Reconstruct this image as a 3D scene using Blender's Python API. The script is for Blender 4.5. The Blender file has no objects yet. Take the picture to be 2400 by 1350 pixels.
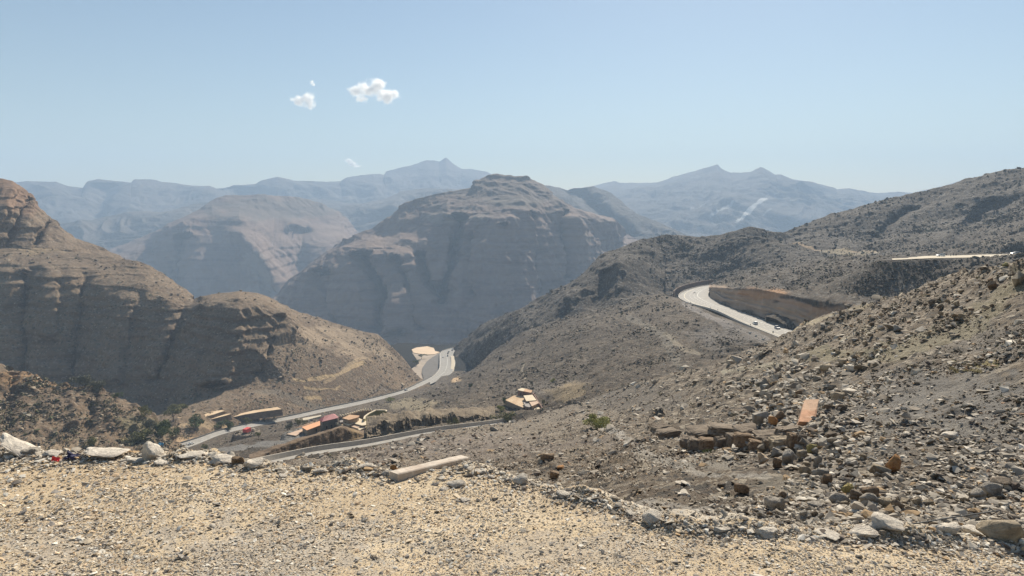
import bpy, math, random
import numpy as np
from mathutils import Vector, Matrix
random.seed(7); np.random.seed(7)
D2R = math.radians
scene = bpy.context.scene
COL = scene.collection

# ------------------------------------------------------------------ camera, world, sun, exposure
F = 1564.0; PITCH = D2R(6.4); CU, CV = 1200.0, 675.0
cam_d = bpy.data.cameras.new('camera'); cam = bpy.data.objects.new('camera', cam_d); COL.objects.link(cam)
cam_d.sensor_width = 36.0; cam_d.lens = 36.0*F/2400.0
cam_d.clip_start = 0.1; cam_d.clip_end = 90000
cam.location = (0, 0, 0); cam.rotation_euler = (math.pi/2-PITCH, 0, 0)
scene.camera = cam

SUN_AZ = D2R(18.0); SUN_EL = D2R(37.0)          # azimuth measured to the right of the view direction (+Y)
w = bpy.data.worlds.new("World"); scene.world = w; w.use_nodes = True
nt = w.node_tree; nt.nodes.clear()
sky = nt.nodes.new('ShaderNodeTexSky'); sky.sky_type = 'NISHITA'; sky.sun_disc = False
sky.sun_elevation = SUN_EL; sky.sun_rotation = SUN_AZ
sky.altitude = 900; sky.air_density = 1.35; sky.dust_density = 0.45; sky.ozone_density = 0.9
bg = nt.nodes.new('ShaderNodeBackground'); bg.inputs['Strength'].default_value = 0.055
wo = nt.nodes.new('ShaderNodeOutputWorld')
nt.links.new(sky.outputs[0], bg.inputs[0]); nt.links.new(bg.outputs[0], wo.inputs[0])
sd = bpy.data.lights.new('sun', 'SUN'); sun = bpy.data.objects.new('sun', sd); COL.objects.link(sun)
sd.energy = 5.0; sd.angle = D2R(0.55); sd.color = (1.0, 0.91, 0.77)
SV = Vector((math.sin(SUN_AZ)*math.cos(SUN_EL), math.cos(SUN_AZ)*math.cos(SUN_EL), math.sin(SUN_EL)))
sun.rotation_euler = SV.to_track_quat('Z', 'Y').to_euler(); sun.location = (0, 0, 500)
scene.view_settings.view_transform = 'Standard'; scene.view_settings.look = 'None'
scene.view_settings.exposure = 0.72; scene.view_settings.gamma = 1.0
scene.view_settings.use_curve_mapping = False
scene.cycles.volume_bounces = 2

# ------------------------------------------------------------------ tagging helpers
def tag(o, label=None, cat=None, group=None, kind=None):
    if label: o['label'] = label
    if cat: o['category'] = cat
    if group: o['group'] = group
    if kind: o['kind'] = kind
    return o
def empty(name, loc=(0, 0, 0), rz=0.0):
    o = bpy.data.objects.new(name, None); COL.objects.link(o); o.location = loc; o.rotation_euler = (0, 0, rz)
    o.empty_display_size = 0.5
    return o
def link(name, me, mat=None, parent=None):
    o = bpy.data.objects.new(name, me); COL.objects.link(o)
    if mat is not None: me.materials.append(mat)
    if parent: o.parent = parent
    return o
def mesh_np(name, V, Fc, mat=None, parent=None, smooth=False, attrs=None):
    """V (n,3); Fc (m,k) constant k; attrs {name: (n,4)}"""
    V = np.ascontiguousarray(V, dtype=np.float32); Fc = np.ascontiguousarray(Fc, dtype=np.int32)
    me = bpy.data.meshes.new(name); k = Fc.shape[1]
    me.vertices.add(len(V)); me.vertices.foreach_set('co', V.ravel())
    me.loops.add(Fc.size); me.loops.foreach_set('vertex_index', Fc.ravel())
    me.polygons.add(len(Fc)); me.polygons.foreach_set('loop_start', np.arange(0, Fc.size, k, dtype=np.int32))
    me.update(calc_edges=True)
    me.polygons.foreach_set('use_smooth', np.full(len(Fc), smooth, dtype=bool))
    if attrs:
        for an, arr in attrs.items():
            a = me.color_attributes.new(an, 'FLOAT_COLOR', 'POINT')
            a.data.foreach_set('color', np.ascontiguousarray(arr, dtype=np.float32).ravel())
    me.validate()
    return link(name, me, mat, parent)

# ------------------------------------------------------------------ rays of the survey camera (a bearing u, v plus a range gives a place in the world)
def ray(u, v):
    a = (np.asarray(u, float)-CU)/F; b = (CV-np.asarray(v, float))/F
    cp, sp = math.cos(PITCH), math.sin(PITCH)
    x = a+0*b; y = cp+b*sp+0*a; z = -sp+b*cp+0*a
    h = np.sqrt(x*x+y*y)
    return x/h, y/h, z/h
def PR(u, v, R):
    x, y, z = ray(u, v); return np.stack([x*R, y*R, z*R], -1)
def PZ(u, v, Z):
    x, y, z = ray(u, v); R = Z/z; return np.stack([x*R, y*R, z*R], -1)

# ------------------------------------------------------------------ noise
def _h(ix, iy, iz, seed):
    n = (ix.astype(np.uint32)*np.uint32(374761393)) ^ (iy.astype(np.uint32)*np.uint32(668265263)) ^ (iz.astype(np.uint32)*np.uint32(2147483647 & 0x5bd1e995)) ^ np.uint32((seed*2654435761) & 0xffffffff)
    n = (n ^ (n >> np.uint32(13)))*np.uint32(1274126177)
    n = (n ^ (n >> np.uint32(15)))*np.uint32(2246822519)
    n = n ^ (n >> np.uint32(16))
    return (n & np.uint32(0xffffff)).astype(np.float32)/np.float32(0xffffff)
def vnoise(P, lam, seed=0):
    with np.errstate(over='ignore'):
        Q = P/lam+np.array([seed*17.31, seed*9.77, seed*5.13])
        x, y, z = Q[..., 0], Q[..., 1], Q[..., 2]
        x, y = x*0.8+y*0.6, -x*0.6+y*0.8
        fx, fy, fz = np.floor(x), np.floor(y), np.floor(z)
        ix, iy, iz = fx.astype(np.int64), fy.astype(np.int64), fz.astype(np.int64)
        x = (x-fx).astype(np.float32); y = (y-fy).astype(np.float32); z = (z-fz).astype(np.float32)
        x = x*x*(3-2*x); y = y*y*(3-2*y); z = z*z*(3-2*z)
        def L(a, b, t): return a+(b-a)*t
        r0 = L(L(_h(ix, iy, iz, seed), _h(ix+1, iy, iz, seed), x), L(_h(ix, iy+1, iz, seed), _h(ix+1, iy+1, iz, seed), x), y)
        r1 = L(L(_h(ix, iy, iz+1, seed), _h(ix+1, iy, iz+1, seed), x), L(_h(ix, iy+1, iz+1, seed), _h(ix+1, iy+1, iz+1, seed), x), y)
        return L(r0, r1, z)*2-1
def fbm(P, lam, octv, seed=0, gain=0.5, lac=2.07, ridged=False, R=None, cut=0.0042):
    s = 0; a = 1.0
    for i in range(octv):
        n = vnoise(P, lam, seed+i*3)
        if ridged: n = 1-2*np.abs(n)
        if R is not None:
            wgt = np.clip(lam/(cut*R)-0.6, 0, 1); n = n*wgt
        s = s+a*n; a *= gain; lam /= lac
    return s
def sstep(a, b, x):
    t = np.clip((x-a)/(b-a), 0, 1); return t*t*(3-2*t)

# ------------------------------------------------------------------ terrain by contour lines
def row(us, pts, k=1):
    p = np.array(pts, float); return np.interp(us, p[:, 0], p[:, k])
def hermite(rows, counts):
    """rows: (K, n) values at each guide; returns (N, n) monotone-cubic interpolated"""
    Y = np.array(rows); K = len(Y)
    d = np.diff(Y, axis=0); m = np.zeros_like(Y)
    m[0] = d[0]; m[-1] = d[-1]
    for k in range(1, K-1):
        same = d[k-1]*d[k] > 0
        m[k] = np.where(same, 2*d[k-1]*d[k]/np.where(same, d[k-1]+d[k], 1), 0)
    out = []
    for k in range(K-1):
        n = counts[k]
        s = (np.arange(n)/n)[:, None]
        h00 = 2*s**3-3*s**2+1; h10 = s**3-2*s**2+s; h01 = -2*s**3+3*s**2; h11 = s**3-s**2
        out.append(h00*Y[k]+h10*m[k]+h01*Y[k+1]+h11*m[k+1])
    out.append(Y[-1:]); return np.concatenate(out, 0)
def seg_dist(P2, A, B):
    ab = B-A; L2 = (ab**2).sum()+1e-9
    t = np.clip(((P2-A)@ab)/L2, 0, 1)
    d = np.sqrt(((P2-(A+t[:, None]*ab))**2).sum(1)); return d, t
CARVES = []      # (pts3 (n,3), halfwidth, kup, kdn, depth)
def carve(P, which=None):
    sh = P.shape; Q = P.reshape(-1, 3)
    for ci, (pts, hw, kup, kdn, dep) in enumerate(CARVES):
        if which is not None:
            hitw = [x for x in which if x == ci or (isinstance(x, tuple) and x[0] == ci)]
            if not hitw: continue
            if isinstance(hitw[0], tuple): kup = hitw[0][1]
        mn = pts[:, :2].min(0)-90; mx = pts[:, :2].max(0)+90
        idx = np.where(((Q[:, :2] > mn) & (Q[:, :2] < mx)).all(1))[0]
        if len(idx) == 0: continue
        S = Q[idx]; best = np.full(len(S), 1e9); bz = np.zeros(len(S)); bR = np.zeros(len(S)); RS = np.hypot(S[:, 0], S[:, 1])
        for i in range(len(pts)-1):
            d, t = seg_dist(S[:, :2], pts[i, :2], pts[i+1, :2])
            hh = hw[i]+(hw[i+1]-hw[i])*t; dd = d-hh
            m = dd < best; best[m] = dd[m]; bR[m] = np.hypot(*(pts[i, :2]+(pts[i+1, :2]-pts[i, :2])*t[:, None]).T)[m]; bz[m] = (pts[i, 2]+(pts[i+1, 2]-pts[i, 2])*t)[m]
        e = np.maximum(best, 0)
        hi = bz-dep+e*np.where((RS < bR) & (ci < 2), .03, kup); lo = bz-dep-e*kdn
        near = best < 60
        S[near, 2] = np.clip(S[near, 2], lo[near], np.maximum(hi, lo)[near])
        Q[idx] = S
    return Q.reshape(sh)
def near_road(P, extra=1.0):
    bad = np.zeros(len(P), bool)
    for pts, hw, *_ in CARVES[:4]:
        for i in range(len(pts)-1):
            d, t = seg_dist(P[:, :2], pts[i, :2], pts[i+1, :2]); bad |= d < hw[i]+extra
    return bad
def normals(P):
    du = np.gradient(P, axis=1); dv = np.gradient(P, axis=0)
    n = np.cross(du, dv); n /= np.linalg.norm(n, axis=2, keepdims=True)+1e-9
    flip = np.where(n[..., 2] < 0, -1, 1); return n*flip[..., None]
LAY = {}
def loft(name, u0, u1, nu, rows, counts, disp, mat, gullies=(), paints=(), back=(0.3, 1.0, 10), docarve=True, pre=None, label=None, zmin=-695, ks=1.0):
    us = np.linspace(u0, u1, nu)
    vr = [row(us, r, 1) for r in rows]; rr = [np.log(row(us, r, 2)*ks) for r in rows]
    if pre: vr, rr = pre(us, vr, rr)
    V = hermite(vr, counts); R = np.exp(hermite(rr, counts)); U = np.broadcast_to(us, V.shape).copy()
    for (pts, A, wd) in gullies:
        p = np.array(pts, float); o = np.argsort(p[:, 1]); p = p[o]
        uc = np.interp(V, p[:, 1], p[:, 0]); inside = sstep(p[0, 1]-12, p[0, 1]+6, V)*(1-sstep(p[-1, 1]-12, p[-1, 1]+8, V))
        R = R+A*np.exp(-((U-uc)/wd)**2)*inside
    P = PR(U, V, R)
    nfront = len(P)
    t = np.zeros(P.shape[:2]); 
    if disp is not None:
        N = normals(P); P = P+disp(P, N, U, V, R)
    if docarve: P = carve(P, None if docarve is True else docarve)
    # the far side of the hill
    if back:
        frac, k, nb = back
        last = P[-1]; Rl = np.hypot(last[:, 0], last[:, 1]); dr = last[:, :2]/Rl[:, None]
        add = []
        for j in range(1, nb+1):
            s = frac*Rl*(j/nb)**1.7
            xy = last[:, :2]+dr*s[:, None]
            z = last[:, 2]-k*s*np.minimum(1, 0.35+j/nb)
            q = np.concatenate([xy, z[:, None]], 1)
            q[:, 2] += vnoise(q, 0.06*Rl.mean(), 91)*(0.006 if k > .7 else 0)*Rl.mean()*(j/nb)
            add.append(q)
        P = np.concatenate([P, np.array(add)], 0)
        U = np.concatenate([U, np.broadcast_to(us, (nb, nu))], 0); V = np.concatenate([V, np.broadcast_to(V[-1], (nb, nu))], 0)
    P[..., 2] = np.maximum(P[..., 2], zmin)
    ny = len(P)
    C = np.zeros((ny, nu, 4), np.float32)
    Wn = fbm(P, 1.0, 1, 5)
    jit = fbm(np.stack([U, V*2, U*0], -1), 28, 3, 77)
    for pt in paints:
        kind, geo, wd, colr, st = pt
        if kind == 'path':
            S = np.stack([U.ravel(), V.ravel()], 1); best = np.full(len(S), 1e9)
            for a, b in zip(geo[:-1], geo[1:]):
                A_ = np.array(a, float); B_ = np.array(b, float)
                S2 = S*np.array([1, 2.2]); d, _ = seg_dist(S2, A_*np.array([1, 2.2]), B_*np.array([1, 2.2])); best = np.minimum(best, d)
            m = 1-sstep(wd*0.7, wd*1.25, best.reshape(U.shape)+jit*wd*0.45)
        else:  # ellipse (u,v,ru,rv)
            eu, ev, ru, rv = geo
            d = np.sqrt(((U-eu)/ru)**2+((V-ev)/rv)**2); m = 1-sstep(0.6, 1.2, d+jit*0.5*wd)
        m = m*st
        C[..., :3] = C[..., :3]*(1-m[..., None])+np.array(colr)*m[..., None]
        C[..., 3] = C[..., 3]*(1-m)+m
    a3 = np.maximum(C[..., 3:4], 1e-4)
    C[..., :3] = np.where(C[..., 3:4] > 1e-3, C[..., :3]/a3, 0)
    i = np.arange(ny*nu).reshape(ny, nu)
    Q = np.stack([i[:-1, :-1], i[:-1, 1:], i[1:, 1:], i[1:, :-1]], -1).reshape(-1, 4)
    o = mesh_np(name, P.reshape(-1, 3), Q, mat, smooth=True, attrs={'patch': C.reshape(-1, 4)})
    tag(o, label=label, kind='structure')
    LAY[label or name] = dict(P=P[:nfront], U=U[:nfront], V=V[:nfront], o=o)
    return o

# ------------------------------------------------------------------ materials
def N(nt, t, **kw):
    n = nt.nodes.new(t)
    for k, v in kw.items(): setattr(n, k, v)
    return n
def ramp(nt, fac, stops):
    r = N(nt, 'ShaderNodeValToRGB'); cr = r.color_ramp
    while len(cr.elements) < len(stops): cr.elements.new(0.5)
    for e, (p, c) in zip(cr.elements, stops): e.position = p; e.color = (*c, 1)
    nt.links.new(fac, r.inputs[0]); return r.outputs[0]
def noise(nt, co, scale, detail=6, rough=0.6, dist=0.0):
    n = N(nt, 'ShaderNodeTexNoise'); n.inputs['Scale'].default_value = scale
    n.inputs['Detail'].default_value = detail; n.inputs['Roughness'].default_value = rough; n.inputs['Distortion'].default_value = dist
    nt.links.new(co, n.inputs['Vector']); return n
def mixc(nt, fac, a, b, mode='MIX'):
    m = N(nt, 'ShaderNodeMix', data_type='RGBA', blend_type=mode)
    for s, x in ((0, fac), (6, a), (7, b)):
        if isinstance(x, (int, float)): m.inputs[s].default_value = x
        elif isinstance(x, tuple): m.inputs[s].default_value = (*x, 1)
        else: nt.links.new(x, m.inputs[s])
    return m.outputs[2]
def rockmat(name, c_dark, c_mid, c_light, lam, speck=None, speck_lam=None, speck_amt=0.62, bump=0.6, bump_lam=None, strata=None, warm=None, warm_amt=0.5, rough=0.95, use_patch=True, speck_dark=None):
    """lam: wavelength in metres of the broad colour variation; strata=(period m, strength)"""
    m = bpy.data.materials.new(name); m.use_nodes = True; nt = m.node_tree
    bs = nt.nodes['Principled BSDF']; bs.inputs['Roughness'].default_value = rough
    bs.inputs['Specular IOR Level'].default_value = 0.25
    co = N(nt, 'ShaderNodeTexCoord').outputs['Object']
    n1 = noise(nt, co, 1/lam, 9, 0.68, 0.3)
    col = ramp(nt, n1.outputs[0], [(0.33, c_dark), (0.5, c_mid), (0.68, c_light)])
    if warm:
        n2 = noise(nt, co, 0.31/lam, 5, 0.6)
        f = ramp(nt, n2.outputs[0], [(0.48, (0, 0, 0)), (0.66, (warm_amt,)*3)]); col = mixc(nt, f, col, warm)
    if strata:
        per, st = strata
        mp = N(nt, 'ShaderNodeMapping'); mp.inputs['Scale'].default_value = (0.06/per, 0.06/per, 1/per); mp.inputs['Rotation'].default_value = (0.06, 0.04, 0)
        nt.links.new(co, mp.inputs['Vector'])
        n3 = noise(nt, mp.outputs[0], 1.0, 5, 0.7, 0.2)
        f3 = ramp(nt, n3.outputs[0], [(0.42, (0, 0, 0)), (0.62, (st,)*3)]); col = mixc(nt, f3, col, c_light)
        f4 = ramp(nt, n3.outputs[0], [(0.3, (st,)*3), (0.46, (0, 0, 0))]); col = mixc(nt, f4, col, c_dark)
    if speck:
        vo = N(nt, 'ShaderNodeTexVoronoi'); vo.inputs['Scale'].default_value = 1/(speck_lam or lam*0.05); vo.inputs['Randomness'].default_value = 1
        nt.links.new(co, vo.inputs['Vector'])
        sep = N(nt, 'ShaderNodeSeparateColor'); nt.links.new(vo.outputs['Color'], sep.inputs[0])
        fs = ramp(nt, sep.outputs[0], [(speck_amt, (0, 0, 0)), (min(1, speck_amt+0.3), (0.9,)*3)]); col = mixc(nt, fs, col, speck)
        if speck_dark:
            fs = ramp(nt, sep.outputs[1], [(speck_amt, (0, 0, 0)), (min(1, speck_amt+0.25), (0.85,)*3)]); col = mixc(nt, fs, col, speck_dark)
    if use_patch:
        at = N(nt, 'ShaderNodeAttribute', attribute_name='patch')
        pc = mixc(nt, 1.0, at.outputs['Color'], ramp(nt, n1.outputs[0], [(0.3, (0.75,)*3), (0.7, (1.15,)*3)]), 'MULTIPLY')
        col = mixc(nt, at.outputs['Alpha'], col, pc)
    nt.links.new(col, bs.inputs['Base Color'])
    bl = bump_lam or lam*0.12
    nb = noise(nt, co, 1/bl, 8, 0.72)
    b = N(nt, 'ShaderNodeBump'); b.inputs['Strength'].default_value = bump; b.inputs['Distance'].default_value = bl*0.6
    nt.links.new(nb.outputs[0], b.inputs['Height']); nt.links.new(b.outputs[0], bs.inputs['Normal'])
    return m
def plain(name, c, rough=0.8, var=0.25, lam=1.0, bump=0.2, metal=0.0, spec=0.4):
    m = bpy.data.materials.new(name); m.use_nodes = True; nt = m.node_tree
    bs = nt.nodes['Principled BSDF']; bs.inputs['Roughness'].default_value = rough; bs.inputs['Metallic'].default_value = metal
    bs.inputs['Specular IOR Level'].default_value = spec
    co = N(nt, 'ShaderNodeTexCoord').outputs['Object']
    n1 = noise(nt, co, 1/lam, 7, 0.65)
    col = ramp(nt, n1.outputs[0], [(0.3, tuple(x*(1-var) for x in c)), (0.7, tuple(min(1, x*(1+var)) for x in c))])
    nt.links.new(col, bs.inputs['Base Color'])
    if bump:
        b = N(nt, 'ShaderNodeBump'); b.inputs['Strength'].default_value = bump; b.inputs['Distance'].default_value = lam*0.1
        nt.links.new(n1.outputs[0], b.inputs['Height']); nt.links.new(b.outputs[0], bs.inputs['Normal'])
    return m

# ------------------------------------------------------------------ roads (edge pairs and level) known first: the terrain is cut and filled to them
HW = [(330,1068,334,1096,-145),(380,1052.7,384,1078,-149),(460,1028.7,462,1051,-153),(513,1010.5,515,1027,-157),(580,994.7,583,1008,-162),
      (640,983.3,643,995,-166),(700,971.3,703,983,-170),(753,959,756,971,-174),(840,941,842,953,-179),(900,927,903,937,-183),(953,911.6,957,921,-187),
      (983,897.4,990,909,-190),(1006.7,885.5,1016,897,-193),(1018.5,878.4,1034,888,-195),(1028,867.7,1052,879.6,-197),(1031,851,1065,862,-199),
      (1031,838,1067,847,-200),(1032.8,827.4,1062,832,-201),(1042,821,1066,822,-201.6),(1060,815.6,1070,817,-202),(1074,813.2,1078,814.6,-202.3),(1110,811,1112,812.4,-202.6)]
HR = [(1960,850,2010,820,-58.5),(1900,822,1945,798,-61),(1822,791.3,1866,771.5,-63.5),(1743,759,1788,747,-66),(1670,726,1722,723,-69),(1625,714,1692,711,-71),(1602,706,1673,701,-72.3),
      (1591.5,697,1661,693,-73.2),(1597,686.5,1661,686.5,-74.2),(1615,678.5,1666,680,-75),(1642.5,671.5,1677,673,-76),(1688,664.7,1705,665.5,-77)]
BR = [(560,1096,556,1112,-59),(640,1078,636,1092,-63),(747,1056,744,1068,-67.5),(853,1040.5,852,1049,-72),(947,1022.5,947,1030,-76),(1030,1008,1031,1014,-80.5),(1102,999,1104,1004,-84),(1150,993,1153,998,-87),(1200,985,1203,990,-90)]
UR = [(2090,606,2092,609,-26.2),(2125,604.4,2127,607.6,-26),(2156,600.6,2158,606,-25.6),(2244,598.6,2246,604,-25.3),(2294,597,2296,603.2,-25),(2400,595,2402,602.5,-24.6),(2520,592,2524,601,-24)]
def edges(T):
    T = np.array(T, float); A = PZ(T[:, 0], T[:, 1], T[:, 4]); B = PZ(T[:, 2], T[:, 3], T[:, 4]); return A, B
def resample(A, B, step):
    """resample a pair of edges with a smooth curve"""
    M = (A+B)/2; d = np.r_[0, np.cumsum(np.linalg.norm(np.diff(M, axis=0), axis=1))]
    n = max(2, int(d[-1]/step)); s = np.linspace(0, d[-1], n)
    def cr(X):
        m = np.gradient(X, d, axis=0); k = np.clip(np.searchsorted(d, s, 'right')-1, 0, len(d)-2)
        h = (d[k+1]-d[k]); t = (s-d[k])/h; t = t[:, None]; h = h[:, None]
        return (2*t**3-3*t**2+1)*X[k]+(t**3-2*t**2+t)*h*m[k]+(-2*t**3+3*t**2)*X[k+1]+(t**3-t**2)*h*m[k+1]
    return cr(A), cr(B)
ROADS = {}
for nm, T, step, kup, kdn in (('highway', HW, 6, 0.9, 0.6), ('pass_road', HR, 4, 3.0, 0.7), ('side_road', BR, 3, 0.55, 0.8), ('upper_road', UR, 8, 0.15, 0.6)):
    A, B = resample(*edges(T), step); ROADS[nm] = (A, B)
    CARVES.append(((A+B)/2, np.linalg.norm(A-B, axis=1)[:]/2+.6, kup, kdn, 0.18))
def pad(u, v, Z, r, kup=0.5, kdn=0.9):
    p = PZ(u, v, Z); q = p.copy(); q[0] += 0.5
    CARVES.append((np.array([p, q]), np.array([r, r]), kup, kdn, 0.3))
pad(577, 1012, -143, 8, .2, 3)                              # container yard
for (pu, pv_, pz, pr) in ((770,1004,-95.6,10),(828,1016,-96,9),(830,992,-95,13),(728,1005,-93,7),(690,1014,-92.6,5),(865,992,-94,9),(885,985,-92,6),
                          (1230,944,-91.2,10),(1232,926,-89.6,5),(1258,966,-91.6,4),(1215,946,-91.5,8)):
    pad(pu, pv_, pz, pr, .6, 2.5)

# ------------------------------------------------------------------ the lie of the land
# rock and soil
M_ledge = rockmat('ledge_gravel_soil', (.43,.325,.2), (.56,.435,.275), (.65,.53,.36), 1.6, speck=(.55,.48,.38), speck_lam=.014, speck_amt=.7, bump=.9, bump_lam=.05, warm=(.55,.38,.19), warm_amt=.55, speck_dark=(.13,.11,.1))
M_scree = rockmat('scree_rock', (.115,.086,.06), (.17,.134,.097), (.24,.196,.145), 9, speck=(.37,.315,.24), speck_lam=.4, speck_amt=.62, bump=1.0, bump_lam=.7, warm=(.2,.15,.1), warm_amt=.5, speck_dark=(.05,.045,.04))
M_hill = rockmat('hillside_rock', (.052,.037,.025), (.088,.065,.045), (.14,.11,.078), 26, speck=(.22,.18,.135), speck_lam=1.2, speck_amt=.7, bump=1.0, bump_lam=3.0, warm=(.16,.12,.08), warm_amt=.5, speck_dark=(.05,.048,.038))
M_dark_hill = rockmat('dark_hill_rock', (.042,.031,.022), (.075,.058,.043), (.12,.097,.073), 40, speck=(.22,.195,.16), speck_lam=1.8, speck_amt=.72, bump=1.0, bump_lam=3.5, warm=(.12,.09,.06), warm_amt=.5, speck_dark=(.04,.036,.03))
M_left = rockmat('left_mountain_rock', (.12,.08,.05), (.18,.125,.08), (.26,.19,.125), 30, bump=1.0, bump_lam=4.5, strata=(5, .45), warm=(.27,.18,.1), warm_amt=.5, speck=(.29,.235,.17), speck_lam=1.6, speck_amt=.78, speck_dark=(.1,.085,.06))
M_mid = rockmat('canyon_wall_rock', (.12,.078,.06), (.195,.128,.1), (.28,.2,.155), 120, bump=1.0, bump_lam=12, strata=(28, .55), warm=(.29,.2,.14), warm_amt=.6)
M_far = rockmat('far_range_rock', (.07,.06,.053), (.115,.097,.083), (.2,.17,.145), 260, bump=1.0, bump_lam=60, strata=(60, .5))

SAND = (.62,.43,.25); PALE = (.52,.44,.32); GREY = (.2,.185,.165); RED = (.36,.2,.11); WHITE = (.5,.46,.4); OLIVE = (.2,.17,.08)

def d_far(amp, lam, seed, ridged=True):
    def f(P, N_, U, V, R):
        Q = P+np.stack([vnoise(P, lam*.6, seed+70+i) for i in range(3)], -1)*lam*.2
        a = fbm(Q*np.array([1, 1, .45]), lam, 8, seed, .6, ridged=ridged, R=R)
        crest = sstep(0, .25, 1-np.arange(P.shape[0])/(P.shape[0]-1))[:, None]*.75+.25
        return N_*(a*amp*crest)[..., None]
    return f
def d_cliff(amp, lam, seed, strata, sa, gul=1.0):
    """vertical buttresses and cracks, plus hard ledges of bedded rock"""
    def f(P, N_, U, V, R):
        wz = P+np.stack([vnoise(P, lam*.5, seed+70+i) for i in range(3)], -1)*lam*.14
        Q = wz*np.array([1, 1, .2*gul]); g = fbm(Q, lam, 7, seed, .6, ridged=True, R=R)
        bil = fbm(wz*np.array([1, 1, .45]), lam*.3, 5, seed+20, .62, ridged=True, R=R)
        fine = fbm(P, lam*.1, 4, seed+30, .65, R=R)
        tilt = P[..., 2]+.05*P[..., 0]+lam*.1*vnoise(P, lam*1.6, seed+9)
        def ledge(z, per, sh):
            q = z/per+.35*vnoise(P*np.array([.5, .5, 1.5]), per*2.2, seed+11); fr = q-np.floor(q); n = _h(np.floor(q).astype(np.int64), 0*fr.astype(np.int64), 0*fr.astype(np.int64), seed)
            return (np.clip(fr/sh, 0, 1)*np.clip((1-fr)/.12, 0, 1))*(.35+n)
        st = ledge(tilt, strata, .75)+.45*ledge(tilt, strata*.31, .6)*np.clip(strata*.31/(.0042*R)-.6, 0, 1)
        h = np.stack([-P[..., 0], -P[..., 1], 0*R], -1)/R[..., None]
        steep = np.clip(1.25-N_[..., 2], 0, 1)
        return (N_*.45+h*.55)*((g*amp+bil*amp*.38+fine*amp*.2)*(.12+.88*np.clip(steep*1.15, 0, 1)**1.5)-(st-.5)*sa*steep*1.6)[..., None]
    return f
def d_rocky(amp, lam, octv, seed, rocky=.12, rl=2.0, gain=.5):
    def f(P, N_, U, V, R):
        a = fbm(P, lam, octv, seed, gain, R=R)*amp
        lr = rl
        for i in range(4):
            n = vnoise(P, lr, seed+50+i*2); wgt = np.clip(lr/(.0042*R)-.6, 0, 1)
            a = a+np.maximum(0, n-.12)*lr*rocky*2.2*wgt; lr /= 2.1
        return N_*a[..., None]
    return f

loft('valley_floor', -600, 3000, 60, [[(-600,1700,150),(3000,1700,150)],[(-600,840,1500),(3000,840,1500)],[(-600,560,7000),(3000,560,7000)]], [20, 20], None, M_hill, back=None, docarve=False, label='flat stony floor of the valley', pre=lambda us, v, r: (v, [np.log(np.abs(-698/ray(us, vv)[2])) for vv in v]))

# far ranges
loft('mountain_range', -250, 1230, 620, [
    [(-250,600,5200),(300,600,5000),(800,600,5200),(1230,560,6200)],
    [(-250,510,5900),(300,505,5800),(800,500,6200),(1230,480,6900)],
    [(-250,430,6600),(30,427,6600),(130,427,6500),(160,437,6500),(195,441,6500),(205,426,6500),(230,421,6500),(290,430,6500),(312,434,6500),(318,427,6500),(360,427,6500),(380,432,6500),(450,438,6600),(490,438,6600),(505,444,6600),(600,432,6700),(615,423,6700),(650,417,6700),(690,425,6800),(760,431,6900),(800,428,7200),(815,420,7200),(875,411,7400),(900,411,7600),(905,403,7700),(930,395,7700),(960,388,7800),(1000,376,7900),(1020,378,7900),(1030,380,7900),(1045,371,7900),(1060,385,7900),(1080,398,7900),(1110,402,7900),(1140,407,7900),(1155,417,7900),(1230,440,7900)]],
    [40, 55], d_far(55, 900, 11), M_far, gullies=[([(250,440),(240,560)], 200, 40), ([(560,450),(600,560)], 300, 50)], docarve=False, label='hazy blue flat-topped range along the left skyline')
loft('mountain_range', 120, 560, 200, [
    [(120,600,4200),(560,600,4200)],[(120,545,4400),(300,560,4300),(420,530,4400),(560,560,4500)],
    [(120,520,4700),(180,532,4600),(240,515,4600),(310,500,4600),(380,500,4700),(470,478,4900),(560,480,4900)]],
    [25, 30], d_far(35, 400, 15), M_far, docarve=False, label='low hazy foothills below the left range')
loft('mountain_range', 700, 1120, 200, [
    [(700,640,3300),(1120,640,3300)],[(700,540,3900),(900,520,3700),(1120,480,3900)],
    [(700,470,4600),(760,470,4600),(850,480,4400),(900,470,4300),(940,452,4300),(1000,444,4300),(1050,444,4300),(1120,452,4300)]],
    [35, 35], d_far(35, 420, 16), M_far, docarve=False, ks=1.25, label='hazy shoulder between the flat range and the central mountain')
loft('mountain_peak', 1330, 2560, 460, [
    [(1330,620,4200),(1700,620,4400),(2100,560,5500),(2560,540,5600)],
    [(1330,540,5200),(1700,500,5200),(2100,500,6000),(2560,480,6000)],
    [(1330,455,7600),(1400,436,7600),(1440,427,7500),(1450,431,7500),(1540,429,7200),(1600,412,7000),(1660,394,6800),(1681,387,6800),(1688,395,6800),(1712,407,6800),(1760,405,6500),(1783,395,6400),(1800,402,6400),(1815,412,6400),(1830,411,6400),(1860,422,6500),(1900,430,6600),(1960,447,6700),(1990,444,6700),(2050,454,7000),(2100,450,7000),(2140,452,7000),(2200,441,6800),(2260,425,6800),(2400,410,6800),(2560,405,6800)]],
    [40, 60], d_far(50, 700, 21), M_far, docarve=False, label='hazy twin-peaked range on the right skyline',
    paints=[('path', [(1787,483),(1765,500),(1740,520),(1722,538)], 7, (.75,.7,.62), 1.0), ('path', [(1712,495),(1690,512),(1665,525)], 4, (.6,.56,.5), .8), ('path', [(1660,480),(1620,510)], 5, (.45,.42,.38), .5), ('path', [(1780,525),(1800,512)], 4, (.5,.46,.4), .6)])
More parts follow.
